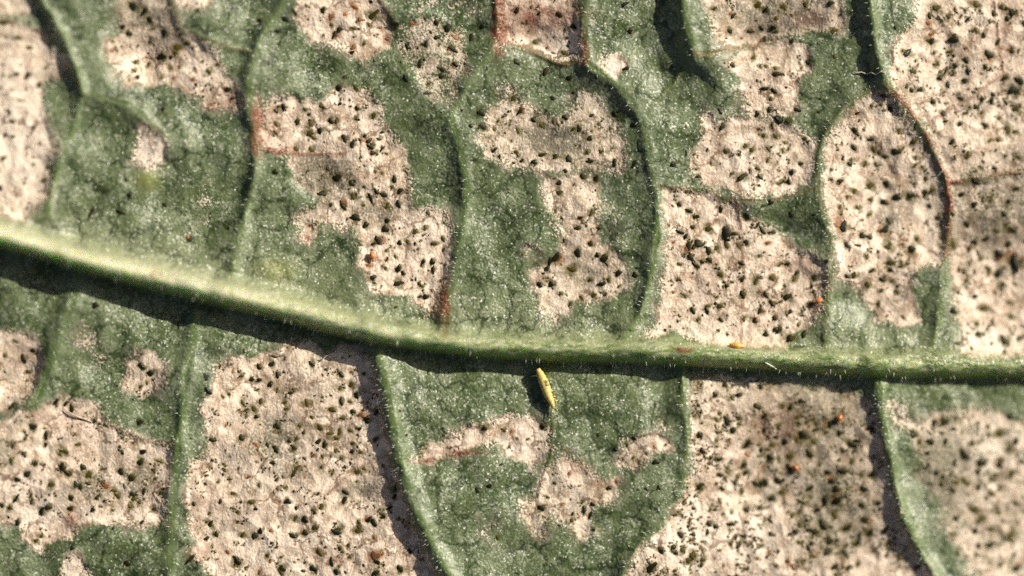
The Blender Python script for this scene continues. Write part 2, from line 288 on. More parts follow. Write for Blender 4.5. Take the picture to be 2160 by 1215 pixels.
# veins
H4 = np.zeros(X.shape, np.float32)
BROAD = np.zeros(X.shape, np.float32)
VEIN = np.zeros(X.shape, np.float32)
BROWN = np.zeros(X.shape, np.float32)
LIT_APRON = np.zeros(X.shape, np.float32)
VID = np.full(X.shape, -1, np.int32)
vx = X + WX * .35; vy = Y + WY * .35
VCURVES = []
KEEP = ('thick', 'fork', 'hairy', 'forking', 'bordering')
for k, (nm, lab, hw, hn, hb, br, pts) in enumerate(VEINS):
    tall = any(w_ in (lab or '') for w_ in KEEP)
    hn *= .6 if tall else .34; hb *= .85 if tall else .6
    C = catmull(pts, 14)
    VCURVES.append(C)
    P = C[:, :2]
    sl = window(P[:, 0].min() - 150, P[:, 0].max() + 150, P[:, 1].min() - 150, P[:, 1].max() + 150)
    d, par, side = polydist(P, vx[sl], vy[sl])
    hw = hw * .86
    lump = 1 + .18 * perlin(X[sl] / 26, Y[sl] / 26, 60 + k)
    q = d / (hw * 1.08 * lump)
    fade = .8 + .35 * perlin(X[sl] / 70, Y[sl] / 70, 160 + k)
    prof = hn * fade * np.exp(-np.abs(q * .9) ** 2.2)
    H4[sl] = np.maximum(H4[sl], prof)
    # the blade climbs gently to a vein on the sunward side and drops away steeply on the other
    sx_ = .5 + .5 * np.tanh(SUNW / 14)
    bw = 18 + hw + sx_ * (46 + hw)
    BROAD[sl] = np.maximum(BROAD[sl], hb * np.exp(-(d / bw) ** 2) + .2 * hb * np.exp(-(d / 90) ** 2))
    vm = np.exp(-(d / (hw * .8)) ** 2) * min(1, hw / 9) * np.clip(fade, .5, 1)
    LIT_APRON[sl] = np.maximum(LIT_APRON[sl], np.exp(-(np.clip(d - hw * .6, 0, None) / 20) ** 2) * min(1, hw / 10) * smooth(-.1, .9, sx_))  # lit slope painted in: paler tint on the sunward side only
    VEIN[sl] = np.maximum(VEIN[sl], vm)
    BROWN[sl] = np.maximum(BROWN[sl], br * np.clip(1.3 - d / hw, 0, 1))
    VID[sl] = np.where((d < hw * 1.05), k, VID[sl])

MC = catmull(MIDRIB, 22)
md, mpar, mside = polydist(MC[:, :2], X + WX * .15, Y + WY * .15)
mp = mpar * (len(MC) - 1)
mw = np.interp(mp, np.arange(len(MC)), MC[:, 2]).astype(np.float32) * .8
mw = mw * (1 + .1 * perlin(X / 120, Y / 400, 350))
mh = np.interp(mp, np.arange(len(MC)), MC[:, 3]).astype(np.float32) * np.interp(X, [300, 1100], [.95, .74]) * (1 + .1 * perlin(X / 150, Y / 500, 352))
ms = -mside * md                              # + above the rib, - below
ww = mw * np.where(ms > 0, 2.3, 1.02)
q = md / ww
mprof = mh * np.where(ms > 0, (.5 + .5 * np.cos(np.pi * np.clip(q, 0, 1))) ** 1.1, np.clip(1 - q ** 2.2, 0, 1) ** .7)
fil = np.where(ms > 0, 14 * np.exp(-np.clip(md - mw, 0, None) / 50), -13 * np.exp(-np.clip(md - mw, 0, None) / 60)) * np.clip(md / mw, 0, 1)
MID = np.clip(1.02 - md / (mw * np.where(ms > 0, 1.3, 1.02)), 0, 1)
MTINT = np.exp(-(md / (mw * np.where(ms > 0, 1.15, .95))) ** np.where(ms > 0, 2.2, 4)) * (1 + .25 * perlin(X / 30, Y / 12, 133)) + .18 * np.exp(-(md / (mw * 2.6)) ** 2)

# net of veinlets
def cells(x, y, size, seed):
    gx_ = x / size; gy_ = y / size
    ix = np.floor(gx_); iy = np.floor(gy_)
    f1 = np.full(x.shape, 9., np.float32); f2 = f1.copy(); idv = np.zeros(x.shape, np.float32)
    for dx in (-1, 0, 1):
        for dy in (-1, 0, 1):
            cx_ = ix + dx; cy_ = iy + dy
            px_ = cx_ + .12 + .76 * hash2(cx_, cy_, seed); py_ = cy_ + .12 + .76 * hash2(cx_, cy_, seed + 1)
            d = np.sqrt((gx_ - px_) ** 2 + (gy_ - py_) ** 2).astype(np.float32)
            m = d < f1
            f2 = np.where(m, f1, np.minimum(f2, d)); idv = np.where(m, hash2(cx_, cy_, seed + 2), idv); f1 = np.where(m, d, f1)
    return (f2 - f1) * size * .5, idv
nwx = X + WX * 2.0; nwy = (Y + WY * 2.0) * .8
ca, TONE = cells(nwx, nwy, 54, 300)
cb, TONE2 = cells(nwx + 900, nwy, 25, 310)
nz1 = smooth(-.4, .0, fbm(X, Y, 90, 320, 2)); nz2 = smooth(.0, .35, fbm(X, Y, 70, 330, 2))
NET = np.maximum(np.exp(-(ca / 2.9) ** 2) * nz1, np.exp(-(cb / 1.7) ** 2) * nz2 * .8)
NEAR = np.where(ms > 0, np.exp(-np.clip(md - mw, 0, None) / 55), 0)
# height in pixels
tt = (X - 1080) * .87 + (Y - 600) * .5
BASE = -118 * np.sign(tt) * np.abs(tt / 1243) ** 2.1 / (1 + (tt / 2300) ** 2)
Z = BASE + BROAD + fil
for (x, y, sx, sy, r, h) in DIPS:
    u = (X - x) * math.cos(r) + (Y - y) * math.sin(r); v = -(X - x) * math.sin(r) + (Y - y) * math.cos(r)
    Z = Z + h * np.exp(-(u / sx) ** 2 - (v / sy) ** 2)
pm = smooth(-9, 9, SDF + WX * .4) * PSTR
pm = pm * (1 - smooth(0, .4, MID))
NET = NET * (1 - np.clip(MID * 6, 0, 1)) * (1 - VEIN)
lam = (1 - np.clip(MID * 6, 0, 1)) * (1 - .7 * VEIN)
puck = fbm(X, Y, 120, 11, 2) * 12 + (0.5 - np.abs(perlin(X / 44, Y / 44, 12))) * 1.6 + perlin(X / 18, Y / 18, 13) * .5
Z = Z + lam * (1 - .4 * pm) * puck - .8 * NET * lam
Z = Z + lam * (1 - pm) * (perlin(X / 6.5, Y / 6.5, 14) * .22 + perlin(X / 3.8, Y / 3.8, 15) * .24)
# bleached tissue: sunk a little, papery wrinkles, a torn lip
cw = np.cos(.9 + perlin(X / 160, Y / 160, 21) * 2.2); sw = np.sin(.9 + perlin(X / 160, Y / 160, 21) * 2.2)
U = X * cw + Y * sw; V = -X * sw + Y * cw
wr = (1 - np.abs(perlin(X / 38 + 3, Y / 38, 23)) * 2) * 2.2 + perlin(U / 34, V / 10, 24) * .6 + perlin(U / 10, V / 34, 25) * .3 + perlin(X / 7, Y / 7, 26) * .1 + perlin(X / 3.6, Y / 3.6, 27) * .1
Z = Z - pm * 4.0 + pm * wr * lam + .5 * np.exp(-((SDF - 2) / 5) ** 2) * PSTR * lam * (1 + perlin(X / 12, Y / 12, 28))
ridge = np.maximum(H4 * (1 + .06 * perlin(X / 14, Y / 14, 30)), 0)
Z = Z + np.where(mprof > 0, np.maximum(mprof, ridge * .6 + mprof * .8), ridge)
# lengthwise ribbing and grain of the midrib
Z = Z + np.clip(MID * 3, 0, 1) * (np.sin(ms * .3 + fbm(X, Y, 70, 33, 2) * 4) * .35 + perlin(X / 30, Y / 9, 34) * 1.4 + perlin(X / 14, Y / 6, 134) * .8 + perlin(X / 5, Y / 4, 35) * .4)
Z = Z.astype(np.float32)

def field(A, x, y):
    i = int(np.clip(np.searchsorted(gx, x), 0, NX - 1)); j = int(np.clip(np.searchsorted(gy, y), 0, NY - 1))
    return A[j, i]
NZ = {'nl': fbm(X, Y, 120, 201, 3), 'nm': fbm(X, Y, 28, 202, 3), 'na': fbm(X, Y, 62, 203, 4), 'nb': fbm(X, Y, 85, 204, 3), 'nc': fbm(X, Y, 44, 205, 4), 'nd': fbm(X, Y, 50, 206, 3)}
# ------------------------------------------------------------------ frass: dark droplets and dried smears left by the insects
# read off twelve tiles of the photograph: origin, then x, y, radius in tile pixels and k(black) o(live) r(ust)
TS = 560 / 1620
TILES = {
(0, 0): "130,240,16o 195,300,14o 40,150,20o 185,470,16k 255,525,14k 120,460,12k 290,420,10o 820,45,28k 890,80,22k 920,125,18k 795,210,20k 990,350,26k 835,380,14o 825,435,16o 910,400,14o 1075,330,18o 1095,295,24o 1150,270,18o 1010,205,20k 1050,420,14o 1185,490,14r 1280,440,18o 1395,550,16k 1295,640,14r 1000,670,12k 1070,480,10r 1135,590,8o 40,970,14o 90,750,12k 15,1150,16k 95,840,10k 50,830,12k 1215,70,10k 1590,130,14k 990,480,14o 1330,400,14o 1200,440,10r 1410,620,12r 760,170,14k 700,260,12o",
(540, 0): "240,85,18k 180,120,22k 135,195,18k 20,130,14k 410,65,16k 460,105,22r 545,90,14r 605,45,24r 715,95,34o 640,120,18r 510,185,20k 480,215,18k 690,155,14o 595,175,14o 800,240,22r 595,290,20r 660,270,12o 460,155,12o 755,170,10r 850,150,22k 1100,140,16k 1170,170,26k 1105,230,16k 1040,270,18k 1200,300,22k 1315,230,22k 950,145,20r 1215,230,20r 1120,275,10o 1000,390,20k 1215,395,16k 1135,425,18k 1130,465,16k 910,480,18k 1045,570,18k 1055,510,14o 505,540,18k 125,680,14k 170,655,16k 300,670,14o 325,700,9k 615,660,13k 255,745,18k 460,740,16k 490,745,14o 335,755,20o 330,815,26o 390,800,16k 350,840,16o 540,845,22k 590,880,20k 600,815,9r 665,830,10k 690,860,16k 700,895,18k 710,935,14k 770,908,11k 750,850,14o 245,910,20o 340,915,20o 495,1085,26k 585,1120,20k 845,1095,18k 880,1165,18k 770,1060,12o 735,1170,12k 780,1190,20k 660,1140,12o 1375,690,22k 1310,770,12k 1385,775,20k 1570,600,18o 1610,680,18k 1475,740,11o 1450,790,14o 1590,380,20k 1380,160,16k 720,705,20o 610,535,16o 540,470,14o 120,1050,16k",
(1080, 0): "30,65,18k 35,375,18k 205,435,22k 350,475,16k 140,255,20o 320,325,20o 215,290,14r 55,680,20k 130,733,14k 20,610,16o 35,800,18o 180,765,18o 410,785,18k 475,845,18k 325,715,18k 625,695,16k 485,705,10k 600,785,10o 250,740,12o 485,800,10o 740,765,18k 265,955,16k 345,970,22k 185,945,16k 135,990,16k 60,980,10k 460,930,14o 545,925,16o 475,985,18k 625,990,16k 290,1115,14k 290,1175,20o 430,1075,18k 515,1085,18k 745,1000,20k 980,1005,16k 695,420,14k 250,600,14k 1330,190,18k 1450,190,14k 1350,95,18k 1545,235,20k 1525,170,14k 1595,170,20k 1500,30,26o 1545,60,18k 1475,350,18o 1550,405,12o 1545,540,16k 1600,555,14k 1580,605,14o 1570,670,18k 1495,695,16k 1270,680,14k 1285,770,20k 1425,890,18o 1465,915,18o 1565,910,16o 1305,925,18o 1500,1030,16o 1405,1080,26k 1450,1045,12o 1340,1060,12o 1560,980,12o 1215,995,10o 1540,825,14o 1590,760,12o 1510,1130,10o 1065,1170,14o 1135,1080,12k 720,190,16k 690,25,16k 290,90,16k 160,40,12r 400,60,12r 90,140,12o",
(1600, 0): "95,165,16k 45,240,16k 205,250,13k 150,40,20o 35,45,18o 110,110,14o 440,20,20k 120,450,22k 100,560,18k 40,535,16o 75,605,13k 70,670,20k 120,735,20k 190,735,24o 240,670,18k 300,380,18k 465,345,16o 460,190,22o 370,685,10k 375,600,8k 105,830,18o 60,915,16o 40,825,12o 185,905,9o 55,975,16o 260,1000,12k 205,1050,14k 185,1110,14k 120,1120,12o 10,1080,14k 285,845,14o 765,585,18k 745,640,13o 605,690,10k 615,735,8k 810,665,12k 590,795,16k 645,790,10o 690,850,18k 625,840,9o 585,900,18k 705,910,20o 845,925,24k 780,955,16o 860,800,18o 945,865,20o 965,960,14o 960,1010,14o 950,910,9o 515,965,10k 655,1000,18o 725,1005,14o 500,1105,18k 445,1095,12o 590,1165,20o 690,1130,26o 785,1120,22k 1025,1085,14o 1065,1160,18o 910,320,26k 1060,250,20k 1195,240,28k 1415,330,26k 1555,305,18k 1270,365,16k 1205,400,18k 1090,390,20o 945,435,22o 1110,475,16k 1265,490,18k 1160,515,18k 990,545,18k 935,550,12k 1070,620,16k 1390,405,14k 1380,215,14k 1280,115,14k 1330,180,16o 1045,95,16k 1160,100,18o 1090,45,26o 1330,25,24o 1550,75,22k 1525,110,14k 1490,40,20o 1440,80,16k 1465,255,18k 1565,545,30k 1600,490,26k 1510,475,16k 1440,575,14k 1370,605,14k 1335,650,16k 1265,690,14o 1370,685,13o 1235,755,14k 1390,760,18k 1580,660,26o 1530,785,26o 1470,850,16o 1420,855,14o 1185,865,18k 1285,945,20o 1370,1025,12o 1450,1025,11k 1325,1045,16o 1245,1185,16k 1585,1150,18k 1335,1110,20k 960,370,10o 1075,320,12o 1130,690,18k 1240,600,14k 1270,290,14r 1040,140,16r 1060,205,18r 1490,290,14r 570,985,18o 560,1000,14k",
(0, 400): "570,135,18k 745,140,16k 1165,305,20k 1010,95,12k 800,35,16k 150,1030,22k 105,925,14o 180,1110,16o 920,1120,18k 860,1060,10o 900,1180,10o 590,705,18k 1260,1140,20k 1580,1080,16k 40,1010,14o 210,980,14k 880,1090,14o 1490,980,10o",
(540, 400): "400,25,24k 590,40,22o 530,100,22k 700,50,16k 875,10,16k 800,100,22o 870,90,16k 610,170,26k 655,95,12o 1045,145,9k 790,240,22k 800,190,14k 670,215,18k 745,310,24k 970,260,18o 1030,235,16o 925,320,16o 875,325,14k 1090,330,18o 1145,365,14o 1140,300,14o 1075,440,18k 1020,440,13k 1080,490,16k 870,480,18k 790,480,14o 800,425,9k 850,410,11o 795,370,10o 715,535,16k 870,572,24k 995,575,11k 1035,655,16k 330,220,12r 690,460,18r 95,1065,20k 340,1065,16k 520,1130,14k 85,1190,16k 20,1160,12k 580,1190,20o 15,1085,14k 900,510,12k 720,330,12k 370,210,10r",
(1080, 400): "290,18,24o 485,140,20o 265,130,14o 400,235,16k 530,235,12k 420,170,10k 300,178,9k 480,330,16k 400,385,24k 265,415,30k 215,480,20k 365,485,28o 170,580,16k 240,580,18k 295,635,16o 480,550,16o 550,575,20k 590,550,16o 650,510,18k 565,425,22k 500,645,18o 355,700,16o 570,640,14o 425,660,14o 520,400,14k 750,520,16k 1020,90,14k 1080,130,16k 1125,165,16k 1100,230,12k 1060,15,12o 1025,260,16k 1060,285,14k 1200,240,24o 1275,120,16k 1310,265,34k 1345,270,18k 1080,345,26k 1140,330,28k 1200,370,18k 1090,410,22k 1120,460,18k 1205,430,16k 1160,440,14k 1020,455,14o 1250,355,20o 1310,340,20o 1275,518,20o 1310,590,11k 1490,560,24o 1195,580,9o 1105,740,14k 1190,740,15k 1270,710,20o 1275,795,12k 985,625,12r 1010,805,7k 1140,790,16o 1415,790,20o 1515,740,20k 1485,800,16k 1605,785,16k 1550,640,16k 1605,855,14k 1550,885,13k 1590,695,16k 1260,860,11o 1510,405,12o 1430,320,16k 1405,640,18k 1530,250,22k 1590,260,14k 1500,215,12k 1435,160,16k 1590,540,20o 1020,550,14o 985,320,12r 230,440,22k 1410,545,14k 1400,450,14k",
(1600, 400): "1245,30,18k 1325,90,16k 1510,145,16k 1430,55,18o 1565,245,22k 1465,250,16o 1480,390,26k 1580,440,44k 1265,500,16k 1330,500,11k 1480,510,22k 1235,485,12k 1505,580,20o 1230,630,11k 1335,650,13k 1195,740,18k 1200,335,26o 1295,365,11k 1390,725,24o 1345,820,18o 1440,810,14o 1560,775,20o 1350,885,12k 1510,920,24k 1225,940,18o 1310,970,8k 1510,990,14o 1600,915,14o 1545,690,14o 775,75,18k 850,45,24k 935,35,24k 685,150,16o 690,60,16o 500,105,14o 545,45,14o 610,110,16o 520,225,30k 640,280,20k 775,240,28k 800,190,20k 545,340,20k 610,340,12k 945,360,22k 975,300,18o 800,345,26o 820,445,22o 695,495,14k 765,550,18k 660,405,12o 585,525,20o 670,580,22o 755,615,14o 855,630,13o 740,695,15o 890,780,12o 790,770,10r 1050,100,13k 1025,25,16k 1190,150,13k 895,305,10r 105,785,14k 45,635,18k 15,740,22k 90,700,20k 180,655,24k 125,860,22k 190,910,24k 280,880,18k 95,540,16o 220,540,22o 175,455,14k 345,540,20o 320,700,18o 245,825,12o 60,325,16r 20,240,18k 85,260,14r 75,75,16k 200,150,14k 270,770,8k 40,885,10k 235,510,16k 1330,320,20k 1400,300,16k 1540,330,18k 1280,210,18k",
(0, 795): "85,175,20k 210,300,24k 290,355,20k 90,410,16k 285,410,14k 370,470,18o 400,450,22o 385,545,18k 175,590,22k 225,525,16k 155,470,14k 415,585,20k 510,550,18k 545,595,26o 115,625,16k 320,655,22o 470,655,20k 495,670,16k 540,650,14k 440,733,16k 105,740,17k 200,755,18o 70,795,18o 20,780,14k 260,815,20k 300,795,22o 115,885,17k 435,800,16k 570,810,13k 750,460,10k 875,455,16k 860,520,20k 740,575,20k 805,620,20k 880,695,15k 810,715,15k 720,725,22o 690,810,14o 795,790,18o 945,805,18o 850,765,13o 975,515,18o 650,665,22r 620,790,10o 445,1040,15k 780,1135,18k 860,275,18k 445,190,16k 410,160,14k 350,150,16k 580,265,14o 860,60,14o 885,100,10o 1300,385,16k 1450,1120,24k 1285,895,16k 1260,985,14k 1320,960,16k 1480,965,18o 1345,760,12k 1400,625,13o 1580,660,13o 1520,610,14r 1470,765,8k 1560,805,11k 1590,940,14k 1555,970,22k 1480,155,18o 1550,195,20o 1590,150,18o 1570,80,14o 1360,120,12o 1400,105,10o 1475,370,20k 1165,1110,18k 1275,85,18k 1380,295,9r 1425,710,16o 1390,1070,14r 1135,770,10r 480,410,14o 460,350,12o",
(540, 795): "90,48,16k 130,80,14o 230,80,12o 15,75,14k 35,150,14o 310,160,22o 175,155,16o 590,60,22o 615,115,16k 520,150,20k 465,200,22o 590,210,14k 680,262,14k 645,230,22r 735,215,16k 530,255,14o 340,245,14o 390,310,22o 130,300,20k 265,300,16o 290,340,12o 450,345,20o 510,335,20o 380,395,16k 420,415,20k 245,380,14o 230,430,20k 490,375,18o 590,405,15o 585,455,13k 485,450,14o 520,500,14o 405,485,14o 455,485,11o 640,460,12o 120,440,18k 70,415,12k 100,525,14k 250,555,20o 350,480,14r 400,550,12o 465,590,13o 545,550,10o 125,625,10k 130,685,12o 15,665,16o 545,705,13k 540,750,16k 195,760,16k 245,800,11k 400,790,20o 350,815,16o 690,870,18k 720,890,18k 775,855,14k 240,865,22o 300,870,18k 360,920,20o 300,950,20k 225,970,18k 490,945,24k 620,940,22o 25,945,24k 385,1070,24o 510,1050,12k 605,1040,7k 570,1100,16o 460,1130,20k 160,1170,24k 350,1170,20k 490,1190,16k 740,1130,14k 880,1170,18k 655,1150,8k 730,1195,20k 850,680,16k 845,730,14k 70,1090,16o 730,1090,34r 20,1190,16r 720,980,14r 620,355,8k 230,590,16k 1395,310,20k 880,205,8k 1510,325,16o 1475,980,15o 1350,690,14k 1425,665,14k 615,640,10o 155,1100,10o 620,580,20o 660,560,16o",
(1080, 795): "185,305,16k 95,380,9o 30,380,8o 165,440,8o 525,355,11k 630,445,12k 745,375,12k 880,520,18k 870,430,14r 820,685,11k 895,675,11k 440,810,16k 495,780,12k 430,760,12o 480,845,16k 500,935,10k 370,835,9k 260,650,12o 350,590,12r 305,775,10r 180,800,20k 250,595,8o 405,860,8r 820,470,10o 740,495,10o 770,510,9o 1500,182,20k 1350,330,17k 1145,358,17k 1165,452,16k 1215,495,12k 1545,330,14k 1545,240,14k 1315,270,24k 1250,265,16o 1145,238,12o 1270,225,13o 1390,255,18o 1250,390,14o 1160,285,9o 1245,305,9k 1270,505,14k 1440,415,26k 1440,480,18r 1420,540,20k 1430,590,16k 1320,585,18o 1275,605,14k 1200,530,7k 1335,405,9r 1510,420,14o 1580,495,22k 1150,670,22k 1250,655,9k 1285,685,12k 1410,705,18o 1490,655,18k 1550,650,16k 1600,745,20k 1270,760,13k 1440,818,18k 1530,805,11o 1345,830,12o 990,845,10k 1240,815,10k 1290,840,9o 1205,900,18k 1245,920,13k 1195,950,13k 1100,930,11o 1110,965,12k 1030,965,20k 1335,940,11o 1370,980,14k 1340,1025,14o 1590,965,16k 985,1040,15k 1000,1075,14k 1045,1060,20o 1105,1090,26o 1080,1120,24o 1165,1120,20o 1165,1065,14o 1270,1065,9o 1380,1065,10o 850,1165,32k 1560,1105,9k 1500,1115,11o 1240,1110,6r 1295,1155,10r 995,1185,12o 1090,1180,8o 1545,1190,8o 865,1090,8o 1380,1150,12o 1300,50,14k 1390,110,16k 1240,110,16k 1520,60,14k 590,680,14k 640,640,12r",
(1600, 795): "10,180,16k 40,240,16k 155,180,18o 200,190,16k 265,150,16k 240,250,20o 280,355,26k 40,330,18k 240,385,20o 320,475,26k 345,400,18o 300,280,16o 200,490,24o 360,325,14k 445,290,22k 500,345,16k 420,340,12o 580,420,26k 525,580,26k 455,640,20k 480,690,22k 320,685,22k 125,640,24k 25,655,18k 415,760,22k 490,760,26k 650,690,22k 575,520,16o 270,770,16k 100,740,22k 190,560,20k 150,710,20o 400,910,28k 550,930,24k 365,820,16k 470,850,22o 440,1010,26k 430,1070,26k 540,1085,22k 615,1020,20k 690,960,24k 640,790,20k 660,880,24k 740,780,14k 350,950,20k 230,950,16k 95,960,16k 125,1070,10k 55,1105,9k 210,860,10k 185,830,10o 30,805,12o 280,1130,11o 340,1100,16o 470,1170,18k 620,1150,16o 785,940,18k 700,600,18k 310,1050,14k 560,1170,14k 20,1000,12o 115,1160,14o 255,910,14k 330,1020,14k 1150,280,24k 1270,480,28k 1380,530,28k 1490,540,18k 1490,350,30o 1210,530,14k 1060,400,18k 1220,650,22o 1270,640,18o 1330,820,24o 1220,870,20k 1320,410,18o 1550,440,24o 1560,980,32o 1590,780,20o 1440,720,20o 1480,830,20o 1340,950,16k 1440,1030,20k 1200,970,18o 1230,1080,18o 1370,880,24o 1100,590,14k 1130,660,14k 1200,700,14k 1440,940,20o 1590,400,18k 1550,250,20k 950,360,22k 1085,285,18k 1040,470,12k 1440,630,18o 1560,600,20o 1360,1040,14k 1500,1160,18o 1600,1180,22k 1420,360,14o 130,300,18o 90,420,18o 170,400,16k 60,520,16o 130,500,14o",
}
SPECKS = []
for (ox, oy), txt in TILES.items():
    for it in txt.split():
        a, b_, c = it.split(',')
        SPECKS.append((ox + float(a) * TS, oy + float(b_) * TS, float(c[:-1]) * TS * 1.1, c[-1]))
# tiles overlap a little: keep one of each doubled speck
keep = []
for s_ in SPECKS:
    if all((s_[0] - t_[0]) ** 2 + (s_[1] - t_[1]) ** 2 > (.45 * (s_[2] + t_[2])) ** 2 for t_ in keep): keep.append(s_)
SPECKS = sorted(keep, key=lambda s_: -s_[2])
ONE, REST = SPECKS[:300], SPECKS[300:]

# the many finer ones
FINE = list(REST)
tries = 0
dens_sum = []
for k, (lab, st_, den, pts) in enumerate(PATCHES):
    if den <= 0: continue
    P = np.array(pts, float)
    x0, x1 = max(P[:, 0].min(), -20), min(P[:, 0].max(), 2180); y0, y1 = max(P[:, 1].min(), -20), min(P[:, 1].max(), 1235)
    n = int((x1 - x0) * (y1 - y0) / 250 * den)
    for _ in range(n):
        x = random.uniform(x0, x1); y = random.uniform(y0, y1)
        if field(PID, x, y) != k or field(SDF, x, y) < 4: continue
        cl = float(field(NZ['na'], x, y)) * 2.6 + .38
        if random.random() > cl: continue
        r = min(1.2 + random.expovariate(1 / 1.2), 6.0)
        if random.random() < .3:
            for _k in range(random.randint(1, 4)):
                a_ = random.uniform(0, 6.28); d_ = r + random.uniform(1, 8)
                FINE.append((x + math.cos(a_) * d_, y + math.sin(a_) * d_, random.uniform(1.0, 2.6), random.choices('ko', (.5, .5))[0]))
        FINE.append((x, y, r, random.choices('kor', (.26, .68, .06))[0]))
# strays on the green tissue near the patches
while tries < 90:
    x = random.uniform(20, 2140); y = random.uniform(10, 1205)
    if -45 < field(SDF, x, y) < -6 and field(MID, x, y) <= 0 and field(VID, x, y) < 0:
        tries += 1
        FINE.append((x, y, random.uniform(1.5, 4.0), random.choices('ko', (.6, .4))[0]))
# a dried olive or brown halo beside many droplets
for (x, y, r, c) in SPECKS:
    if c == 'k' and random.random() < .5:
        a = random.uniform(0, 6.28)
        FINE.append((x + math.cos(a) * r * .7, y + math.sin(a) * r * .7, r * random.uniform(.7, 1.05), random.choices('oR', (.75, .25))[0].lower() + 'h'))

# what the droplets leave soaked into the tissue around them
STAIN = np.zeros(X.shape, np.float32); STAINR = np.zeros(X.shape, np.float32)
for (x, y, r, c) in SPECKS + FINE:
    A = STAINR if c[0] == 'r' else STAIN
    R_ = r * (1.5 if c[0] == 'k' else 1.55)
    sl = window(x - R_ * 2.2, x + R_ * 2.2, y - R_ * 2.2, y + R_ * 2.2)
    ang = hash2(np.array([int(x * 7)]), np.array([int(y * 7)]), 3)[0] * 6.28
    xx = X[sl] + WX[sl] * .35 - x; yy = Y[sl] + WY[sl] * .35 - y
    u = xx * math.cos(ang) + yy * math.sin(ang); v = -xx * math.sin(ang) + yy * math.cos(ang)
    A[sl] = np.maximum(A[sl], np.exp(-((u / (R_ * 1.25)) ** 2 + (v / (R_ * .7)) ** 2) ** 1.4))

def gsum(L):
    A = np.zeros(X.shape, np.float32)
    for (x, y, rx, ry, s) in L:
        sl = window(x - rx * 3, x + rx * 3, y - ry * 3, y + ry * 3)
        xx = X[sl] + WX[sl] * .8; yy = Y[sl] + WY[sl] * .8
        A[sl] = np.maximum(A[sl], s * np.exp(-(((xx - x) / rx) ** 2 + ((yy - y) / ry) ** 2) ** 1.3))
    return A
RUSTA = np.clip(gsum(RUST) + BROWN, 0, 1.5)
RESID_SHADE_A = gsum(RESID_SHADE) * 1.3
YELA = gsum(YELLOW)
PALA = gsum(PALE)
MPALE = smooth(1250, 250, X)

# ------------------------------------------------------------------ materials
def mat(name):
    m = bpy.data.materials.new(name); m.use_nodes = True
    m.node_tree.nodes.clear()
    return m, m.node_tree

class NB:
    def __init__(s, nt): s.nt = nt
    def n(s, t, **kw):
        nd = s.nt.nodes.new(t)
        for k, v in kw.items(): setattr(nd, k, v)
        return nd
    def lk(s, a, b): s.nt.links.new(a, b)
    def put(s, sock, v):
        if isinstance(v, bpy.types.NodeSocket): s.lk(v, sock)
        else:
            if hasattr(sock, 'default_value'):
                try: sock.default_value = v
                except Exception: sock.default_value = (*v, 1)
    def math(s, op, a, b=None, c=None, clamp=False):
        nd = s.n('ShaderNodeMath', operation=op, use_clamp=clamp)
        s.put(nd.inputs[0], a)
        if b is not None: s.put(nd.inputs[1], b)
        if c is not None: s.put(nd.inputs[2], c)
        return nd.outputs[0]
    def mr(s, v, a, b, c=0.0, d=1.0, st='SMOOTHSTEP'):
        nd = s.n('ShaderNodeMapRange', interpolation_type=st)
        s.put(nd.inputs['Value'], v); s.put(nd.inputs['From Min'], a); s.put(nd.inputs['From Max'], b)
        s.put(nd.inputs['To Min'], c); s.put(nd.inputs['To Max'], d)
        return nd.outputs[0]
    def mix(s, f, a, b, mode='MIX'):
        nd = s.n('ShaderNodeMix', data_type='RGBA', blend_type=mode)
        s.put(nd.inputs[0], f); s.put(nd.inputs[6], a); s.put(nd.inputs[7], b)
        return nd.outputs[2]
    def attr(s, name):
        return s.n('ShaderNodeAttribute', attribute_name=name).outputs['Fac']
    def noise(s, vec, size, detail=2, rough=.5, dist=0.0):
        nd = s.n('ShaderNodeTexNoise', noise_dimensions='2D')
        s.lk(vec, nd.inputs['Vector'])
        nd.inputs['Scale'].default_value = PX / size
        nd.inputs['Detail'].default_value = detail
        nd.inputs['Roughness'].default_value = rough
        nd.inputs['Distortion'].default_value = dist
        return nd.outputs['Fac']
    def vor(s, vec, size, feature='F1', out='Distance', rand=1.0):
        nd = s.n('ShaderNodeTexVoronoi', feature=feature, voronoi_dimensions='2D')
        s.lk(vec, nd.inputs['Vector'])
        nd.inputs['Scale'].default_value = PX / size
        nd.inputs['Randomness'].default_value = rand
        return nd.outputs[out]

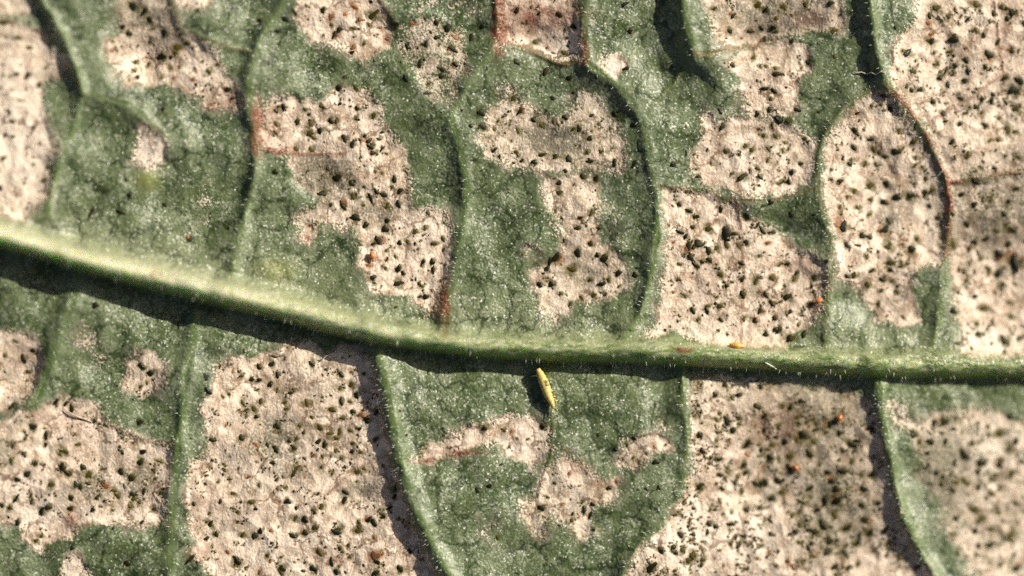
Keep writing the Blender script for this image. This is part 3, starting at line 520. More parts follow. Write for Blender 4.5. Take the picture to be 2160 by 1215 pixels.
def leaf_material(rib=False):
    m, nt = mat('rib_tissue' if rib else 'leaf_tissue')
    b = NB(nt)
    out = b.n('ShaderNodeOutputMaterial')
    pr = b.n('ShaderNodeBsdfPrincipled')
    b.lk(pr.outputs[0], out.inputs[0])
    co = b.n('ShaderNodeTexCoord').outputs['Object']
    # warped coordinate for the veinlet net
    wn = b.n('ShaderNodeTexNoise', noise_dimensions='2D'); b.lk(co, wn.inputs['Vector']); wn.inputs['Scale'].default_value = PX / 30; wn.inputs['Detail'].default_value = 1
    wv = b.n('ShaderNodeVectorMath', operation='MULTIPLY_ADD')
    b.lk(wn.outputs['Color'], wv.inputs[0]); wv.inputs[1].default_value = (.28, .28, 0); b.lk(co, wv.inputs[2])
    wco = wv.outputs[0]
    sdf = b.attr('sdf'); pstr = b.attr('pstr'); vein = b.attr('vein'); mid = b.attr('mid'); rust = b.attr('rust'); res = b.attr('resid_shade'); yel = b.attr('yellow'); flank = b.attr('flank')
    n_f = b.noise(co, 5.5, 1); n_m = b.attr('nm'); n_l = b.attr('nl'); n_a = b.attr('na'); n_b = b.attr('nb'); n_c = b.attr('nc'); n_d = b.attr('nd')
    # ---- green
    g1 = b.mix(b.mr(n_l, .35, .65), (.062, .098, .028), (.130, .166, .078))
    fac = b.vor(co, 3.8, 'F1', 'Color')
    sep = b.n('ShaderNodeSeparateColor'); b.lk(fac, sep.inputs[0])
    frost = b.math('MULTIPLY', b.mr(n_m, .3, .75, .3, 1), b.mr(sep.outputs[0], .15, 1.0, .0, 1.0, 'LINEAR'))
    green = b.mix(b.math('MULTIPLY', frost, .9), g1, (.47, .49, .375))
    green = b.mix(b.math('MULTIPLY', b.mr(sep.outputs[1], .5, .9), .6), green, (.045, .072, .010))
    green = b.mix(b.math('MULTIPLY', b.mr(n_f, .5, .75), .35), green, (.028, .066, .022))
    # veinlets seen as thin dark lines, fading in and out
    line = b.attr('net')
    tone = b.attr('tone'); tone2 = b.attr('tone2')
    green = b.mix(b.mr(tone, 0, 1, 0, .5, 'LINEAR'), green, (.050, .076, .010))
    green = b.mix(b.mr(tone2, .5, 1, 0, .35, 'LINEAR'), green, (.17, .205, .10))
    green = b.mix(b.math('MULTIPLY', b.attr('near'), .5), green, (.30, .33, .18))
    green = b.mix(b.math('MULTIPLY', b.attr('lit_apron'), .42), green, (.20, .25, .145))  # painted light on the sunward side of the veins
    green = b.mix(b.math('MULTIPLY', line, .95), green, (.018, .034, .004))
    # deeper, waterlogged green right next to the bleached tissue
    rimg = b.math('MULTIPLY', b.mr(n_a, .42, .5, 1, .2),  b.math('MULTIPLY', b.mr(b.math('ADD', sdf, b.math('MULTIPLY', b.math('SUBTRACT', n_m, .5), 22)), -16, -2), pstr))
    green = b.mix(b.math('MULTIPLY', rimg, .55), green, (.04, .075, .018))
    halo = b.math('MULTIPLY', b.math('MULTIPLY', b.mr(b.math('ADD', sdf, b.math('MULTIPLY', b.math('SUBTRACT', n_m, .5), 30)), -26, 0), b.mr(n_a, .5, .62)), pstr)
    green = b.mix(b.math('MULTIPLY', halo, .62), green, (.31, .30, .215))
    green = b.mix(b.math('MULTIPLY', yel, .7), green, (.23, .25, .06))
    green = b.mix(b.math('MULTIPLY', b.mr(b.attr('stain'), .3, .9), .6), green, (.03, .04, .008))
    # ---- bleached
    pa = b.mix(b.mr(n_m, .3, .7), (.50, .38, .255), (.86, .70, .535))
    pa = b.mix(b.mr(n_a, .5, .72), pa, (.80, .665, .52))
    st = b.n('ShaderNodeMapping'); st.inputs['Scale'].default_value = (1, .22, 1); st.inputs['Rotation'].default_value = (0, 0, .6); b.lk(wco, st.inputs['Vector'])
    fib = b.noise(st.outputs[0], 5, 2)
    pa = b.mix(b.math('MULTIPLY', b.mr(fib, .5, .75), .55), pa, (.80, .70, .60))
    pa = b.mix(b.math('MULTIPLY', b.mr(fib, .48, .28), .45), pa, (.30, .225, .165))
    tan = b.mr(n_c, .5, .72)
    pa = b.mix(b.math('MULTIPLY', tan, .72), pa, (.28, .175, .09))
    gry = b.mr(n_d, .55, .72)
    pa = b.mix(b.math('MULTIPLY', gry, .5), pa, (.34, .31, .235))
    res_shade_n = b.math('MULTIPLY', b.math('MULTIPLY', res, b.mr(n_m, .3, .6, .45, 1.2)), b.mr(n_f, .3, .62, .45, 1.25), clamp=True)
    pa = b.mix(b.mr(tone, .5, 1, 0, .5, 'LINEAR'), pa, (.33, .25, .175))
    pa = b.mix(b.mr(tone2, .5, 1, 0, .4, 'LINEAR'), pa, (.74, .62, .50))
    pa = b.mix(b.math('MULTIPLY', b.attr('pale'), .9, clamp=True), pa, (.86, .745, .615))
    pa = b.mix(b.mr(sep.outputs[0], .55, 1, 0, .4, 'LINEAR'), pa, (.84, .73, .62))
    pa = b.mix(b.mr(sep.outputs[1], .55, 1, 0, .35, 'LINEAR'), pa, (.34, .25, .17))
    # thin brown veinlets crossing the bleached tissue
    bl = b.math('MULTIPLY', b.mr(line, .3, .9), b.mr(n_b, .42, .56))
    pa = b.mix(b.math('MULTIPLY', bl, .8), pa, (.17, .10, .05))
    pa = b.mix(b.math('MULTIPLY', res_shade_n, .86), pa, b.mix(b.mr(n_b, .4, .6), (.085, .075, .042), (.15, .14, .088)))
    pa = b.mix(b.math('MULTIPLY', b.mr(b.attr('stain'), .15, .85), .8), pa, (.105, .088, .018))
    pa = b.mix(b.math('MULTIPLY', b.mr(b.attr('stainr'), .15, .9), .7), pa, (.27, .115, .04))
    # mask with a ragged edge, brown seam along it
    ed = b.math('ADD', b.math('ADD', sdf, 1.5), b.math('ADD', b.math('MULTIPLY', b.math('SUBTRACT', n_m, .5), 14), b.math('MULTIPLY', b.math('SUBTRACT', n_f, .5), b.mr(n_b, .42, .62, 8, 55))))
    wd_ = b.mr(pstr, .8, .95, 18, 7)
    msk = b.math('MULTIPLY', b.mr(ed, b.math('MULTIPLY', wd_, -1.0), wd_), pstr)
    # half bleached zones break up into flecks
    fl = b.mr(b.math('ADD', b.math('MULTIPLY', n_f, .55), b.math('MULTIPLY', n_m, .45)), b.math('SUBTRACT', .72, b.math('MULTIPLY', msk, .5)), b.math('SUBTRACT', .92, b.math('MULTIPLY', msk, .52)))
    msk2 = b.mix(b.mr(pstr, .75, .95), fl, msk)
    sc_ = b.n('ShaderNodeSeparateColor'); b.lk(msk2, sc_.inputs[0]); mk = sc_.outputs[0]
    mk = b.math('MULTIPLY', mk, b.mr(ed, b.math('MULTIPLY', wd_, -1.0), 0))
    seam = b.math('MULTIPLY', b.math('MULTIPLY', b.mr(ed, -5, 0), b.mr(ed, 2, 7, 1, 0)), b.math('MULTIPLY', pstr, b.mr(n_a, .46, .64)))
    colr = b.mix(mk, green, pa)
    colr = b.mix(b.math('MULTIPLY', seam, .75), colr, (.13, .075, .03))
    # ---- veins and midrib
    vn = b.math('MULTIPLY', b.mr(vein, .05, .75), b.math('SUBTRACT', 1.0, b.math('MULTIPLY', mk, .35)))
    vgreen = b.mix(b.mr(n_m, .3, .7), (.075, .12, .022), (.125, .175, .055))
    vgreen = b.mix(b.math('MULTIPLY', b.mr(vein, .75, 1.0), .12), vgreen, (.15, .20, .085))
    vdry = b.mix(b.mr(n_m, .3, .7), (.26, .19, .11), (.44, .34, .24))
    vcol = b.mix(b.math('MULTIPLY', mk, .55), vgreen, vdry)
    colr = b.mix(b.math('MULTIPLY', vn, b.mr(n_b, .35, .6, .45, .85)), colr, vcol)
    ms1 = b.n('ShaderNodeMapping'); ms1.inputs['Scale'].default_value = (.18, 1, 1); b.lk(wco, ms1.inputs['Vector'])
    mst = b.noise(ms1.outputs[0], 7, 3)
    mtop = b.mix(b.mr(mst, .35, .65), (.13, .18, .055), (.38, .41, .23))
    mtop = b.mix(b.math('MULTIPLY', b.attr('mpale'), .8), mtop, (.58, .57, .39))
    mcol = b.mix(b.mr(flank, .25, .8), mtop, (.23, .32, .045))  # bright green lower flank paints the light passing through the rib
    colr = b.mix(b.math('MULTIPLY', b.mr(mid, .0, 1.0, 0, 1, 'LINEAR'), .92), colr, mcol)
    # rusty scars
    rn = b.math('MULTIPLY', rust, b.mr(n_m, .3, .6, .45, 1.15), clamp=True)
    rcol = b.mix(b.mr(n_f, .35, .65), (.11, .028, .012), (.27, .095, .042))
    colr = b.mix(b.math('MULTIPLY', rn, .9), colr, rcol)
    b.lk(colr, pr.inputs['Base Color'])
    # ---- gloss: a waxy skin of tiny facets, each catching the sun on its own
    pr.inputs['Specular IOR Level'].default_value = .42
    rough = b.mix(mk, (.44, .44, .44), (.62, .62, .62))
    b.lk(rough, pr.inputs['Roughness'])
    fv = b.n('ShaderNodeVectorMath', operation='SUBTRACT'); b.lk(fac, fv.inputs[0]); fv.inputs[1].default_value = (.5, .5, .5)
    amp = b.mix(b.mr(mid, .2, .8), b.mix(mk, (1.05, 1.05, 1.05), (.85, .85, .85)), (.8, .8, .8))
    fs = b.n('ShaderNodeVectorMath', operation='MULTIPLY'); b.lk(fv.outputs[0], fs.inputs[0]); b.lk(amp, fs.inputs[1])
    geo = b.n('ShaderNodeNewGeometry')
    bp = b.n('ShaderNodeBump'); bp.inputs['Strength'].default_value = .55; bp.inputs['Distance'].default_value = 1.6 / PX
    hgt = b.math('ADD', b.math('MULTIPLY', n_f, 1.2), b.math('MULTIPLY', b.math('MULTIPLY', fib, mk), 1.0))
    b.lk(hgt, bp.inputs['Height'])
    na = b.n('ShaderNodeVectorMath', operation='ADD'); b.lk(bp.outputs[0], na.inputs[0]); b.lk(fs.outputs[0], na.inputs[1])
    nn = b.n('ShaderNodeVectorMath', operation='NORMALIZE'); b.lk(na.outputs[0], nn.inputs[0])
    # the body colour uses the smooth relief; the wax coat uses the facets
    b.lk(bp.outputs[0], pr.inputs['Normal'])
    b.lk(b.mr(mk, 0, 1, .44, .3, 'LINEAR'), pr.inputs['Coat Weight'])
    pr.inputs['Coat Roughness'].default_value = .31
    pr.inputs['Coat IOR'].default_value = 1.5
    b.lk(nn.outputs[0], pr.inputs['Coat Normal'])
    if rib:
        pr.inputs['Subsurface Radius'].default_value = (.55, 1.0, .12)
        pr.inputs['Subsurface Scale'].default_value = .8
        b.lk(b.mr(mid, .35, .95, 0, .8), pr.inputs['Subsurface Weight'])
    return m

M_LEAF = leaf_material()
M_RIB = leaf_material(True)

def simple(name, c1, c2, rough=.3, coat=0.0, size=6, spec=.5, sss=0):
    m, nt = mat(name); b = NB(nt)
    out = b.n('ShaderNodeOutputMaterial'); pr = b.n('ShaderNodeBsdfPrincipled'); b.lk(pr.outputs[0], out.inputs[0])
    co = b.n('ShaderNodeTexCoord').outputs['Object']
    ge = b.n('ShaderNodeNewGeometry').outputs['Random Per Island']
    oi = b.n('ShaderNodeObjectInfo').outputs['Random']
    rnd = b.math('FRACT', b.math('ADD', ge, oi))
    t = b.math('ADD', b.math('MULTIPLY', b.mr(b.noise(co, size, 2), .35, .65), .5), b.math('MULTIPLY', rnd, .5))
    b.lk(b.mix(t, c1, c2), pr.inputs['Base Color'])
    pr.inputs['Roughness'].default_value = rough
    pr.inputs['Specular IOR Level'].default_value = spec
    pr.inputs['Coat Weight'].default_value = coat
    pr.inputs['Coat Roughness'].default_value = .08
    if sss:
        pr.inputs['Subsurface Weight'].default_value = sss
        pr.inputs['Subsurface Radius'].default_value = (1, .6, .2)
        pr.inputs['Subsurface Scale'].default_value = .12
    bp = b.n('ShaderNodeBump'); bp.inputs['Strength'].default_value = .5; bp.inputs['Distance'].default_value = .6 / PX
    b.lk(b.noise(co, 3, 2), bp.inputs['Height']); b.lk(bp.outputs[0], pr.inputs['Normal'])
    return m

M_BLACK = simple('frass_black', (.004, .007, .004), (.026, .024, .004), .4, .06, 5, .2)
M_OLIVE = simple('frass_olive', (.03, .026, .003), (.095, .076, .008), .5, .03, 5, .15)
M_RUST = simple('frass_rust', (.10, .042, .012), (.26, .11, .03), .45, .1, 5)
M_HAIR = simple('hair', (.55, .58, .45), (.75, .78, .66), .25, .4, 8)
M_FIBRE = simple('fibre', (.50, .40, .28), (.72, .62, .48), .4, .0, 8)
M_LARVA = simple('larva_skin', (.58, .44, .09), (.68, .56, .20), .3, .5, 10, .5, .5)
M_GUT = simple('larva_gut', (.16, .13, .06), (.30, .25, .16), .25, .6, 8)
M_ORANGE = simple('orange_skin', (.42, .14, .04), (.52, .24, .07), .3, .4, 6, .5, .4)
M_AMBER = simple('amber_skin', (.64, .33, .05), (.70, .42, .10), .3, .4, 6, .5, .4)
M_EYE = simple('eye', (.10, .012, .008), (.16, .02, .01), .2, .5, 6)

# ------------------------------------------------------------------ the leaf
def link(o, parent=None):
    COL.objects.link(o)
    if parent is not None: o.parent = parent
    return o

leaf = bpy.data.objects.new('leaf', None)
leaf['label'] = 'underside of a green leaf with raised veins and bleached speckled patches'
leaf['category'] = 'leaf'
link(leaf)

XYZ = np.stack([(X - CX) / PX, -(Y - CY) / PX, Z / PX], -1).reshape(-1, 3).astype(np.float32)
fi = np.arange(NY * NX).reshape(NY, NX)
QUADS = np.stack([fi[1:, :-1], fi[1:, 1:], fi[:-1, 1:], fi[:-1, :-1]], -1).reshape(-1, 4)
def fc(A): return A[:-1, :-1].reshape(-1)
xf = fc(X) ; yf = fc(Y)
inside = np.abs(yf - 640) < 1380 * (1 - ((xf - 1050) / 2450) ** 2)
IDS = np.zeros(len(QUADS), np.int32)
pidf = fc(PID); pmf = fc(SDF)
IDS = np.where((pidf >= 0) & (pmf > -1) & (fc(inframe) > .5), 1000 + pidf, IDS)
IDS = np.where(fc(VID) >= 0, 2000 + fc(VID), IDS)
IDS = np.where((fc(MID) > 0.0) | (fc(md) < fc(mw) * 1.2), 3000, IDS)
IDS = np.where(inside, IDS, -1)
FL = np.clip(.5 - ms / (2 * mw), 0, 1) * 1.15 - .25            # 0 on the crest and upper side, 1 on the lower flank
ATTR = {**{k: .5 + .36 * v for k, v in NZ.items()}, 'sdf': SDF, 'pstr': PSTR, 'vein': VEIN, 'mid': MTINT,  'rust': RUSTA, 'resid_shade': RESID_SHADE_A, 'yellow': YELA, 'stain': STAIN, 'stainr': STAINR, 'net': NET, 'tone': TONE, 'tone2': TONE2, 'near': NEAR, 'pale': PALA, 'lit_apron': LIT_APRON * (1 - np.clip(MID * 4, 0, 1)), 'mpale': MPALE, 'flank': np.clip(FL, 0, 1)}
ATTR = {k: np.ascontiguousarray(v, dtype=np.float32).reshape(-1) for k, v in ATTR.items()}

def sub_mesh(name, faces, parent, label=None, extra=None, m_=None):
    used, inv = np.unique(faces, return_inverse=True)
    vv = XYZ[used]; ff = inv.reshape(-1, 4)
    at = {k: v[used] for k, v in ATTR.items()}
    if extra is not None:
        ev, ef = extra
        ff = np.vstack([ff, ef + len(vv)]); vv = np.vstack([vv, ev])
        at = {k: np.concatenate([v, np.full(len(ev), -30 if k == 'sdf' else 0, np.float32)]) for k, v in at.items()}
    me = bpy.data.meshes.new(name)
    me.vertices.add(len(vv)); me.vertices.foreach_set('co', vv.astype(np.float32).ravel())
    me.loops.add(ff.size); me.loops.foreach_set('vertex_index', ff.astype(np.int32).ravel())
    me.polygons.add(len(ff)); me.polygons.foreach_set('loop_start', np.arange(0, ff.size, 4, dtype=np.int32))
    me.polygons.foreach_set('use_smooth', np.ones(len(ff), bool))
    me.update(calc_edges=True)
    for k, v in at.items():
        a = me.attributes.new(k, 'FLOAT', 'POINT'); a.data.foreach_set('value', v)
    me.materials.append(m_ or M_LEAF)
    o = bpy.data.objects.new(name, me)
    if label: o['label'] = label
    return link(o, parent)

# the far side of the blade: a coarse sheet a quarter of a millimetre below, so that the leaf has a body
cj = np.unique(np.r_[np.arange(0, NY, 9), NY - 1]); ci = np.unique(np.r_[np.arange(0, NX, 9), NX - 1])
bx_, by_ = X[np.ix_(cj, ci)], Y[np.ix_(cj, ci)]
bz = (BASE + BROAD * .6)[np.ix_(cj, ci)] - 62
back_v = np.stack([(bx_ - CX) / PX, -(by_ - CY) / PX, bz / PX], -1).reshape(-1, 3)
bi = np.arange(len(cj) * len(ci)).reshape(len(cj), len(ci))
back_f = np.stack([bi[:-1, :-1], bi[:-1, 1:], bi[1:, 1:], bi[1:, :-1]], -1).reshape(-1, 4)
bxm = bx_[:-1, :-1].reshape(-1); bym = by_[:-1, :-1].reshape(-1)
back_f = back_f[np.abs(bym - 640) < 1370 * (1 - ((bxm - 1050) / 2440) ** 2)]

order = np.argsort(IDS, kind='stable')
sid = IDS[order]
for v in np.unique(IDS):
    if v < 0: continue
    a, z = np.searchsorted(sid, v), np.searchsorted(sid, v, 'right')
    faces = QUADS[order[a:z]]
    if v == 0: sub_mesh('blade', faces, leaf, 'mottled green leaf tissue between the veins', (back_v, back_f))
    elif v == 3000: sub_mesh('midrib', faces, leaf, 'thick pale green midrib running across the leaf', None, M_RIB)
    elif v >= 2000: sub_mesh(VEINS[v - 2000][0], faces, leaf, VEINS[v - 2000][1])
    else: sub_mesh('bleached_patch', faces, leaf, PATCHES[v - 1000][0])

def zat(x, y):
    i = int(np.clip(np.searchsorted(gx, x) - 1, 0, NX - 2)); j = int(np.clip(np.searchsorted(gy, y) - 1, 0, NY - 2))
    u = (x - gx[i]) / (gx[i + 1] - gx[i]); v = (y - gy[j]) / (gy[j + 1] - gy[j])
    return float((Z[j, i] * (1 - u) + Z[j, i + 1] * u) * (1 - v) + (Z[j + 1, i] * (1 - u) + Z[j + 1, i + 1] * u) * v)
def W(x, y, z): return Vector(((x - CX) / PX, -(y - CY) / PX, z / PX))
def normal_at(x, y, e=6):
    dzx = (zat(x + e, y) - zat(x - e, y)) / (2 * e); dzy = (zat(x, y + e) - zat(x, y - e)) / (2 * e)
    return Vector((-dzx, dzy, 1)).normalized()
#@@REST
# ------------------------------------------------------------------ small meshes
def blob_variants(n, subdiv, flat, rough, seed):
    r = random.Random(seed); out = []
    for k in range(n):
        bm = bmesh.new()
        bmesh.ops.create_icosphere(bm, subdivisions=subdiv, radius=1.0)
        ph = [(r.uniform(0, 6.28), r.uniform(.5, 1.0), c) for c in (2, 3, 5)]
        for v in bm.verts:
            a = math.atan2(v.co.y, v.co.x)
            f = 1 + rough * sum(w_ * math.sin(c * a + p) / (c ** .6) for p, w_, c in ph)
            v.co.x *= f; v.co.y *= f
            v.co += Vector((r.uniform(-1, 1), r.uniform(-1, 1), r.uniform(-1, 1))) * .06
            if v.co.z < 0: v.co.z *= .5
        me = bpy.data.meshes.new('frass_speck')
        bm.to_mesh(me); bm.free()
        for p in me.polygons: p.use_smooth = True
        out.append(me)
    return out

def frame_at(x, y, spin):
    n = normal_at(x, y)
    return n.to_track_quat('Z', 'Y').to_matrix() @ Matrix.Rotation(spin, 3, 'Z')

def tube(bm, pts, rads, sides=5, mat_index=0):
    rings = []
    for i, p in enumerate(pts):
        t = (pts[min(i + 1, len(pts) - 1)] - pts[max(i - 1, 0)]).normalized()
        a = t.orthogonal().normalized(); c = t.cross(a)
        rings.append([bm.verts.new(p + (a * math.cos(2 * math.pi * k / sides) + c * math.sin(2 * math.pi * k / sides)) * rads[i]) for k in range(sides)])
    for i in range(len(rings) - 1):
        for k in range(sides):
            f = bm.faces.new((rings[i][k], rings[i][(k + 1) % sides], rings[i + 1][(k + 1) % sides], rings[i + 1][k]))
            f.smooth = True; f.material_index = mat_index
    for rg in (rings[0][::-1], rings[-1]):
        f = bm.faces.new(rg); f.smooth = True; f.material_index = mat_index

def mesh_obj(name, bm, mats, parent=None):
    me = bpy.data.meshes.new(name); bm.normal_update(); bm.to_mesh(me); bm.free()
    for m_ in mats: me.materials.append(m_)
    return link(bpy.data.objects.new(name, me), parent)

# ------------------------------------------------------------------ frass objects
SHORT = ['cream patch touching the left edge', 'shaded patch with pale lower lobe', 'thin cream strip at the top', 'rounded patch with rusty spots', 'faint greyish patch', 'long stepped patch',
 'kidney shaped patch', 'narrow patch with ragged foot', 'faint grey strip', 'square patch at the top', 'tiny cream spot', 'shaded patch at the top edge', 'upright patch above the oval one', 'oval patch',
 'square patch split by a veinlet', 'tall patch beside the brown vein', 'wide patch in upper right corner', 'patch below the brown cross vein', 'dark speckled patch below the midrib',
 'blurred patch in lower right corner', 'wide patch in lower left corner', 'brownish patch at the left edge', 'small round patch', 'small faint ragged patch', 'large cream patch beside hairy vein', 'horn shaped patch',
 'three lobed patch', 'small slanting patch', 'faint pale spot', 'clean cream spot', 'pinkish spot', 'shadowed corner patch', 'faint strip at the top edge', 'white fleck', 'lower white fleck', 'pale smudge', 'pale smudge by the vein']
COLN = {'k': 'black', 'o': 'olive', 'r': 'rusty'}
ORD = ['largest', 'second largest', 'third largest', 'fourth largest', 'fifth largest', 'sixth largest', 'seventh largest', 'eighth largest', 'ninth largest', 'tenth largest', 'eleventh largest', 'twelfth largest', 'thirteenth largest', 'fourteenth largest', 'fifteenth largest']
def where(x, y):
    k = int(field(PID, x, y)); green = k < 0
    if green:
        k = min(range(len(PATCHES)), key=lambda i: min((p[0] - x) ** 2 + (p[1] - y) ** 2 for p in PATCHES[i][3]))
    P = np.array(PATCHES[k][3], float)
    x0, x1 = max(P[:, 0].min(), 0), min(P[:, 0].max(), 2160); y0, y1 = max(P[:, 1].min(), 0), min(P[:, 1].max(), 1215)
    u = (x - x0) / (x1 - x0 + 1e-6); v = (y - y0) / (y1 - y0 + 1e-6)
    col = 'left' if u < .34 else ('right' if u > .66 else ''); row = 'upper' if v < .34 else ('lower' if v > .66 else '')
    area = (row + ' ' + col).strip() or 'middle'
    return k, green, area

BLK = blob_variants(14, 2, .5, .42, 3)
FLT = blob_variants(14, 2, .3, .48, 5)
for i, me in enumerate(BLK): me.materials.append(M_BLACK)
FLTO = FLT
for me in FLTO: me.materials.append(M_OLIVE)
FLTR = [me.copy() for me in FLT]
for me in FLTR: me.materials.clear(); me.materials.append(M_RUST)

count = {}
for (x, y, r, c) in ONE:
    k, gr, area = where(x, y)
    key = (k, gr, area, c)
    count[key] = count.get(key, 0) + 1
    o = bpy.data.objects.new('frass_speck', random.choice({'k': BLK, 'o': FLTO, 'r': FLTR}[c]))
    asp = random.uniform(.6, 1.55); h = (random.uniform(.18, .34) if c == 'k' else random.uniform(.12, .2)) * (.7 if gr else 1)
    o.rotation_euler = frame_at(x, y, random.uniform(0, 6.28)).to_euler()
    o.location = W(x, y, zat(x, y) + r * h * .12)
    q_ = .86 if c == 'k' else .74
    o.scale = (q_ * r * asp / PX, q_ * r / asp / PX, r * h / PX)
    rank = ORD[min(count[key] - 1, len(ORD) - 1)]
    o['label'] = f'{rank} {COLN[c]} speck {"on green" if gr else "at"} {area} of the {SHORT[k]}'
    o['category'] = 'frass speck'
    o['group'] = 'frass specks scattered over the leaf'
    link(o)

def arr(me):
    v = np.empty(len(me.vertices) * 3, np.float32); me.vertices.foreach_get('co', v)
    f = np.empty(len(me.polygons) * 3, np.int32); me.loops.foreach_get('vertex_index', f)
    return v.reshape(-1, 3), f.reshape(-1, 3)
SMALL_B = [arr(m_) for m_ in blob_variants(10, 2, .5, .40, 13)]
SMALL_F = [arr(m_) for m_ in blob_variants(10, 2, .3, .48, 15)]
VV, FF, MI = [], [], []
base = 0
for (x, y, r, c) in FINE:
    halo = c.endswith('h'); c = c[0]
    v, f = random.choice(SMALL_B if c == 'k' else SMALL_F)
    asp = random.uniform(.55, 1.6); h = .27 if c == 'k' else (.10 if halo else .2)
    if c != 'k': r *= .75
    R_ = np.array(frame_at(x, y, random.uniform(0, 6.28)))
    p = (v * np.array([r * asp, r / asp, max(r * h, .35)])) @ R_.T
    p = p / PX + np.array(W(x, y, zat(x, y) + r * h * .1))
    VV.append(p); FF.append(f + base); base += len(v)
    MI.append(np.full(len(f), 'kor'.index(c), np.int32))
VV = np.vstack(VV); FF = np.vstack(FF); MI = np.concatenate(MI)
me = bpy.data.meshes.new('fine_frass')
me.vertices.add(len(VV)); me.vertices.foreach_set('co', VV.astype(np.float32).ravel())
me.loops.add(FF.size); me.loops.foreach_set('vertex_index', FF.astype(np.int32).ravel())
me.polygons.add(len(FF)); me.polygons.foreach_set('loop_start', np.arange(0, FF.size, 3, dtype=np.int32))
me.polygons.foreach_set('use_smooth', np.ones(len(FF), bool))
for m_ in (M_BLACK, M_OLIVE, M_RUST): me.materials.append(m_)
me.polygons.foreach_set('material_index', MI)
me.update(calc_edges=True)
ff = bpy.data.objects.new('fine_frass', me)
ff['kind'] = 'stuff'; ff['label'] = 'fine dark and olive frass dots peppered over the bleached patches'; ff['category'] = 'frass'
link(ff)

# ------------------------------------------------------------------ short hairs on the veins
bm = bmesh.new()
def hair(x, y, dx, dy, L, up, r0=.95):
    n = normal_at(x, y, 4)
    d = Vector((dx, -dy, 0)) + n * up
    d.normalize()
    p0 = W(x, y, zat(x, y) - .6)
    bend = Vector((random.uniform(-.3, .3), random.uniform(-.3, .3), random.uniform(-.35, .1)))
    pts, rad = [], []
    for k in range(4):
        t = k / 3
        pts.append(p0 + (d * t + bend * t * t * .5) * L / PX); rad.append(r0 * (1 - .75 * t) / PX)
    tube(bm, pts, rad, 3)
def line_hairs(C, lo, hi, n, offs, L, up):
    idx = [i for i in range(1, len(C) - 1) if lo(C[i])]
    for _ in range(n):
        i = random.choice(idx); t = random.random()
        p = C[i][:2] * (1 - t) + C[i + 1][:2] * t
        tg = C[i + 1][:2] - C[i][:2]; tg = tg / (np.linalg.norm(tg) + 1e-6)
        nr = np.array([-tg[1], tg[0]])
        o_ = random.uniform(*offs)
        q_ = p + nr * o_
        sgn = 1 if o_ > 0 else -1
        hair(q_[0], q_[1], nr[0] * sgn + random.uniform(-.5, .5), nr[1] * sgn + random.uniform(-.3, .5), random.uniform(.6, 1.3) * L, up)
inview = lambda c: -30 < c[0] < 2190 and -30 < c[1] < 1245
line_hairs(MC, inview, 0, 200, (12, 24), 11, .45)
line_hairs(MC, inview, 0, 120, (-30, 10), 9, .8)
for k, (nm, lab, hw, hn, hb, br, pts) in enumerate(VEINS):
    if nm != 'side_vein': continue
    C = VCURVES[k]
    seg = [i for i in range(1, len(C) - 1) if inview(C[i])]
    if not seg: continue
    L_ = sum(np.linalg.norm(C[i + 1][:2] - C[i][:2]) for i in seg)
    big = 3.2 if 'hairy' in (lab or '') else 1.0
    line_hairs(C, inview, 0, int(L_ / 11 * big), (-hw * 1.0, hw * 1.0), 7.5, .6)
hb_ = mesh_obj('hairs', bm, [M_HAIR], leaf)
hb_['kind'] = 'stuff'; hb_['label'] = 'short glassy hairs along the midrib and veins'

# ------------------------------------------------------------------ loose fibres
def fibre(name, label, pts, r, m_, lift):
    bm = bmesh.new()
    C = catmull(pts, 4)
    P = [W(c[0], c[1], zat(c[0], c[1]) + lift + 2.0 * math.sin(i * .35)) for i, c in enumerate(C)]
    n = len(P)
    tube(bm, P, [r / PX * (1 - .6 * abs(2 * i / (n - 1) - 1) ** 3) for i in range(n)], 5)
    o = mesh_obj(name, bm, [m_]); o['label'] = label; o['category'] = 'fibre'; o['group'] = 'loose fibres lying on the leaf'
fibre('fibre', 'wavy pale fibre in the midrib shadow above the large cream patch', [(676, 762), (690, 750), (702, 747), (712, 738), (722, 737), (730, 730), (744, 731)], 1.4, M_FIBRE, 4)
fibre('fibre', 'curled brownish fibre on green tissue left of the fork', [(1800, 150), (1806, 153), (1818, 152), (1828, 156), (1838, 153), (1846, 158), (1856, 152), (1866, 154)], 1.5, M_FIBRE, 4)
fibre('fibre', 'tiny pale curl at the left of the oval patch', [(1448, 330), (1452, 325), (1455, 318), (1453, 312)], 1.2, M_FIBRE, 4)
fibre('fibre', 'short white ringed bristle lying on the midrib', [(1612, 764), (1622, 769), (1632, 775), (1645, 781)], 1.9, M_HAIR, 3)
fibre('fibre', 'pale cream fibre at the top of the lower corner patch', [(138, 862), (152, 872), (166, 878), (182, 884), (196, 890)], 1.8, M_FIBRE, 4)

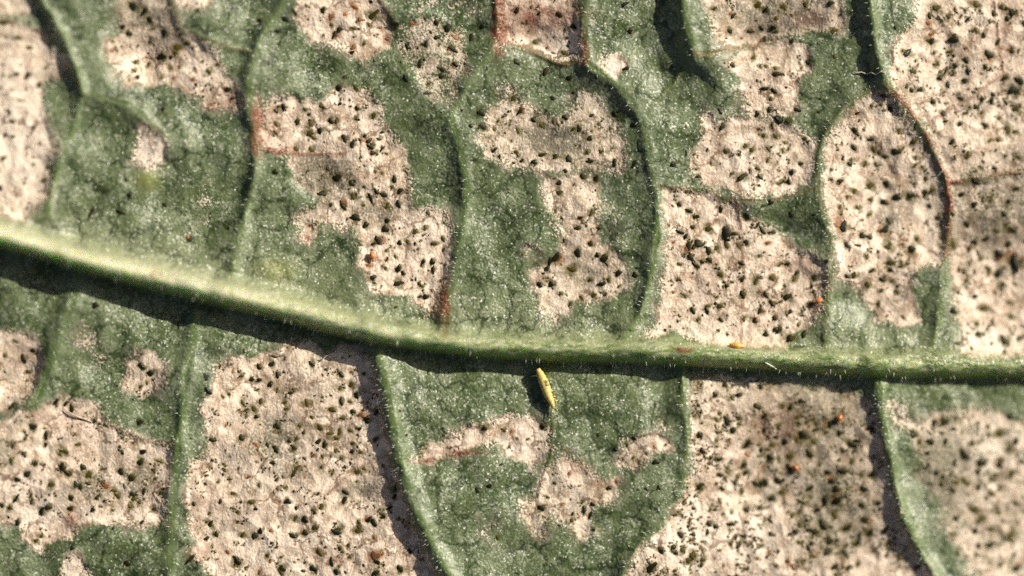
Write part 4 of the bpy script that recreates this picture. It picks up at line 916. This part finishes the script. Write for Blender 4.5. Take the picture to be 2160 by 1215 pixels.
# ------------------------------------------------------------------ insects
def larva():
    root = bpy.data.objects.new('thrips_larva', None)
    root['label'] = 'pale yellow spindle shaped larva clinging just below the midrib'
    root['category'] = 'larva'
    path = catmull([(1134, 778, 0), (1141, 793, 0), (1149, 812, 0), (1156, 832, 0), (1164, 850, 0), (1169, 861, 0)], 2.2)
    n = len(path)
    root.location = W(1150, 815, zat(1150, 815)); link(root)
    inv = Matrix.Translation(-root.location)
    Zb = [zat(p[0], p[1]) for p in path]
    za = np.polyval(np.polyfit(np.arange(n), Zb, 1), np.arange(n)) + 10
    za[: n // 3] += np.linspace(5, 0, n // 3)
    prof = lambda t: 12.0 * (max(math.sin(math.pi * min(max(t * .9 + .07, 0), 1)), 0) ** .62) * (1 - .28 * t) * (1 + .085 * math.sin(t * 66))
    bm = bmesh.new()
    P = [inv @ W(path[i][0], path[i][1], za[i]) for i in range(n)]
    tube(bm, P, [prof(i / (n - 1)) / PX for i in range(n)], 14)
    bd = mesh_obj('body', bm, [M_LARVA], root)
    # dark gut showing through the back
    bm = bmesh.new()
    G = []; R_ = []
    for k in range(8):
        t = .26 + .30 * k / 7; i = int(t * (n - 1))
        G.append(inv @ W(path[i][0] + 3.2, path[i][1] - 1, za[i] + prof(t) * .58)); R_.append(max(.5, 5.0 * math.sin(math.pi * (k + .4) / 8)) / PX)
    tube(bm, G, R_, 10); mesh_obj('gut', bm, [M_GUT], root)
    h = P[-1]; dr = (P[-1] - P[-4]).normalized(); sd = Vector((-dr.y, dr.x, 0))
    for s_ in (-1, 1):
        bm = bmesh.new()
        tube(bm, [h - dr * .02 + sd * s_ * .025, h + dr * .05 + sd * s_ * .05, h + dr * .10 + sd * s_ * .045, h + dr * .15 + sd * s_ * .06], [.012, .011, .009, .005], 6)
        mesh_obj('antenna', bm, [M_LARVA], root)
        bm = bmesh.new(); bmesh.ops.create_icosphere(bm, subdivisions=2, radius=.014, matrix=Matrix.Translation(h - dr * .035 + sd * s_ * .045 + Vector((0, 0, .03))))
        mesh_obj('eye', bm, [M_EYE], root)
        for t in (.62, .74, .85):
            i = int(t * (n - 1)); c0 = P[i]
            bm = bmesh.new()
            k1 = c0 + sd * s_ * .15 + dr * .02 + Vector((0, 0, -.02)); wx, wy = k1.x + root.location.x, k1.y + root.location.y
            k2 = c0 + sd * s_ * .19 + dr * .06
            gx_, gy_ = (k2.x + root.location.x) * PX + CX, CY - (k2.y + root.location.y) * PX
            k2.z = zat(gx_, gy_) / PX - root.location.z
            tube(bm, [c0 + sd * s_ * .07 + Vector((0, 0, -.04)), k1, k2], [.02, .016, .010], 6)
            mesh_obj('leg', bm, [M_LARVA], root)
larva()

def mite(x, y, L, wd, ang, m_, label):
    """tiny plump insect: one body with a narrower front, short legs"""
    bm = bmesh.new()
    d = Vector((math.cos(ang), -math.sin(ang), 0)); sd = Vector((-d.y, d.x, 0))
    zc = zat(x, y)
    nseg = 12; pts, rad = [], []
    for i in range(nseg):
        t = i / (nseg - 1)
        pts.append(d * (t - .5) * L / PX + Vector((0, 0, wd * .55 / PX)))
        rad.append(max(.25, wd * .5 * math.sin(math.pi * min(.06 + t * .92, 1)) ** .7 * (1 - .35 * smooth(.55, .75, np.array(t)))) / PX)
    tube(bm, pts, rad, 10)
    for s_ in (-1, 1):
        for t in (-.12, .1, .28):
            c0 = d * t * L / PX + Vector((0, 0, wd * .4 / PX))
            tube(bm, [c0 + sd * s_ * wd * .3 / PX, c0 + sd * s_ * wd * .62 / PX + d * .4 * wd * t / PX, c0 + sd * s_ * wd * .85 / PX + d * wd * t / PX - Vector((0, 0, wd * .38 / PX))], [.9 / PX, .8 / PX, .4 / PX], 5)
    o = mesh_obj('orange_insect', bm, [m_]); o.location = W(x, y, zc + 1.0)
    o['label'] = label; o['category'] = 'insect'; o['group'] = 'tiny orange insects on the leaf'
mite(786, 541, 22, 13, 1.35, M_ORANGE, 'bright orange insect on the long stepped patch')
mite(1726, 635, 21, 11, 2.85, M_ORANGE, 'orange red insect beside the green vein on the square split patch')
mite(1555, 729, 34, 14, .12, M_AMBER, 'amber yellow insect on the upper edge of the midrib')
mite(1773, 884, 20, 13, 2.0, M_ORANGE, 'orange insect near the top of the dark speckled patch')
mite(1682, 989, 17, 10, .9, M_ORANGE, 'smaller orange insect in the middle of the dark speckled patch')
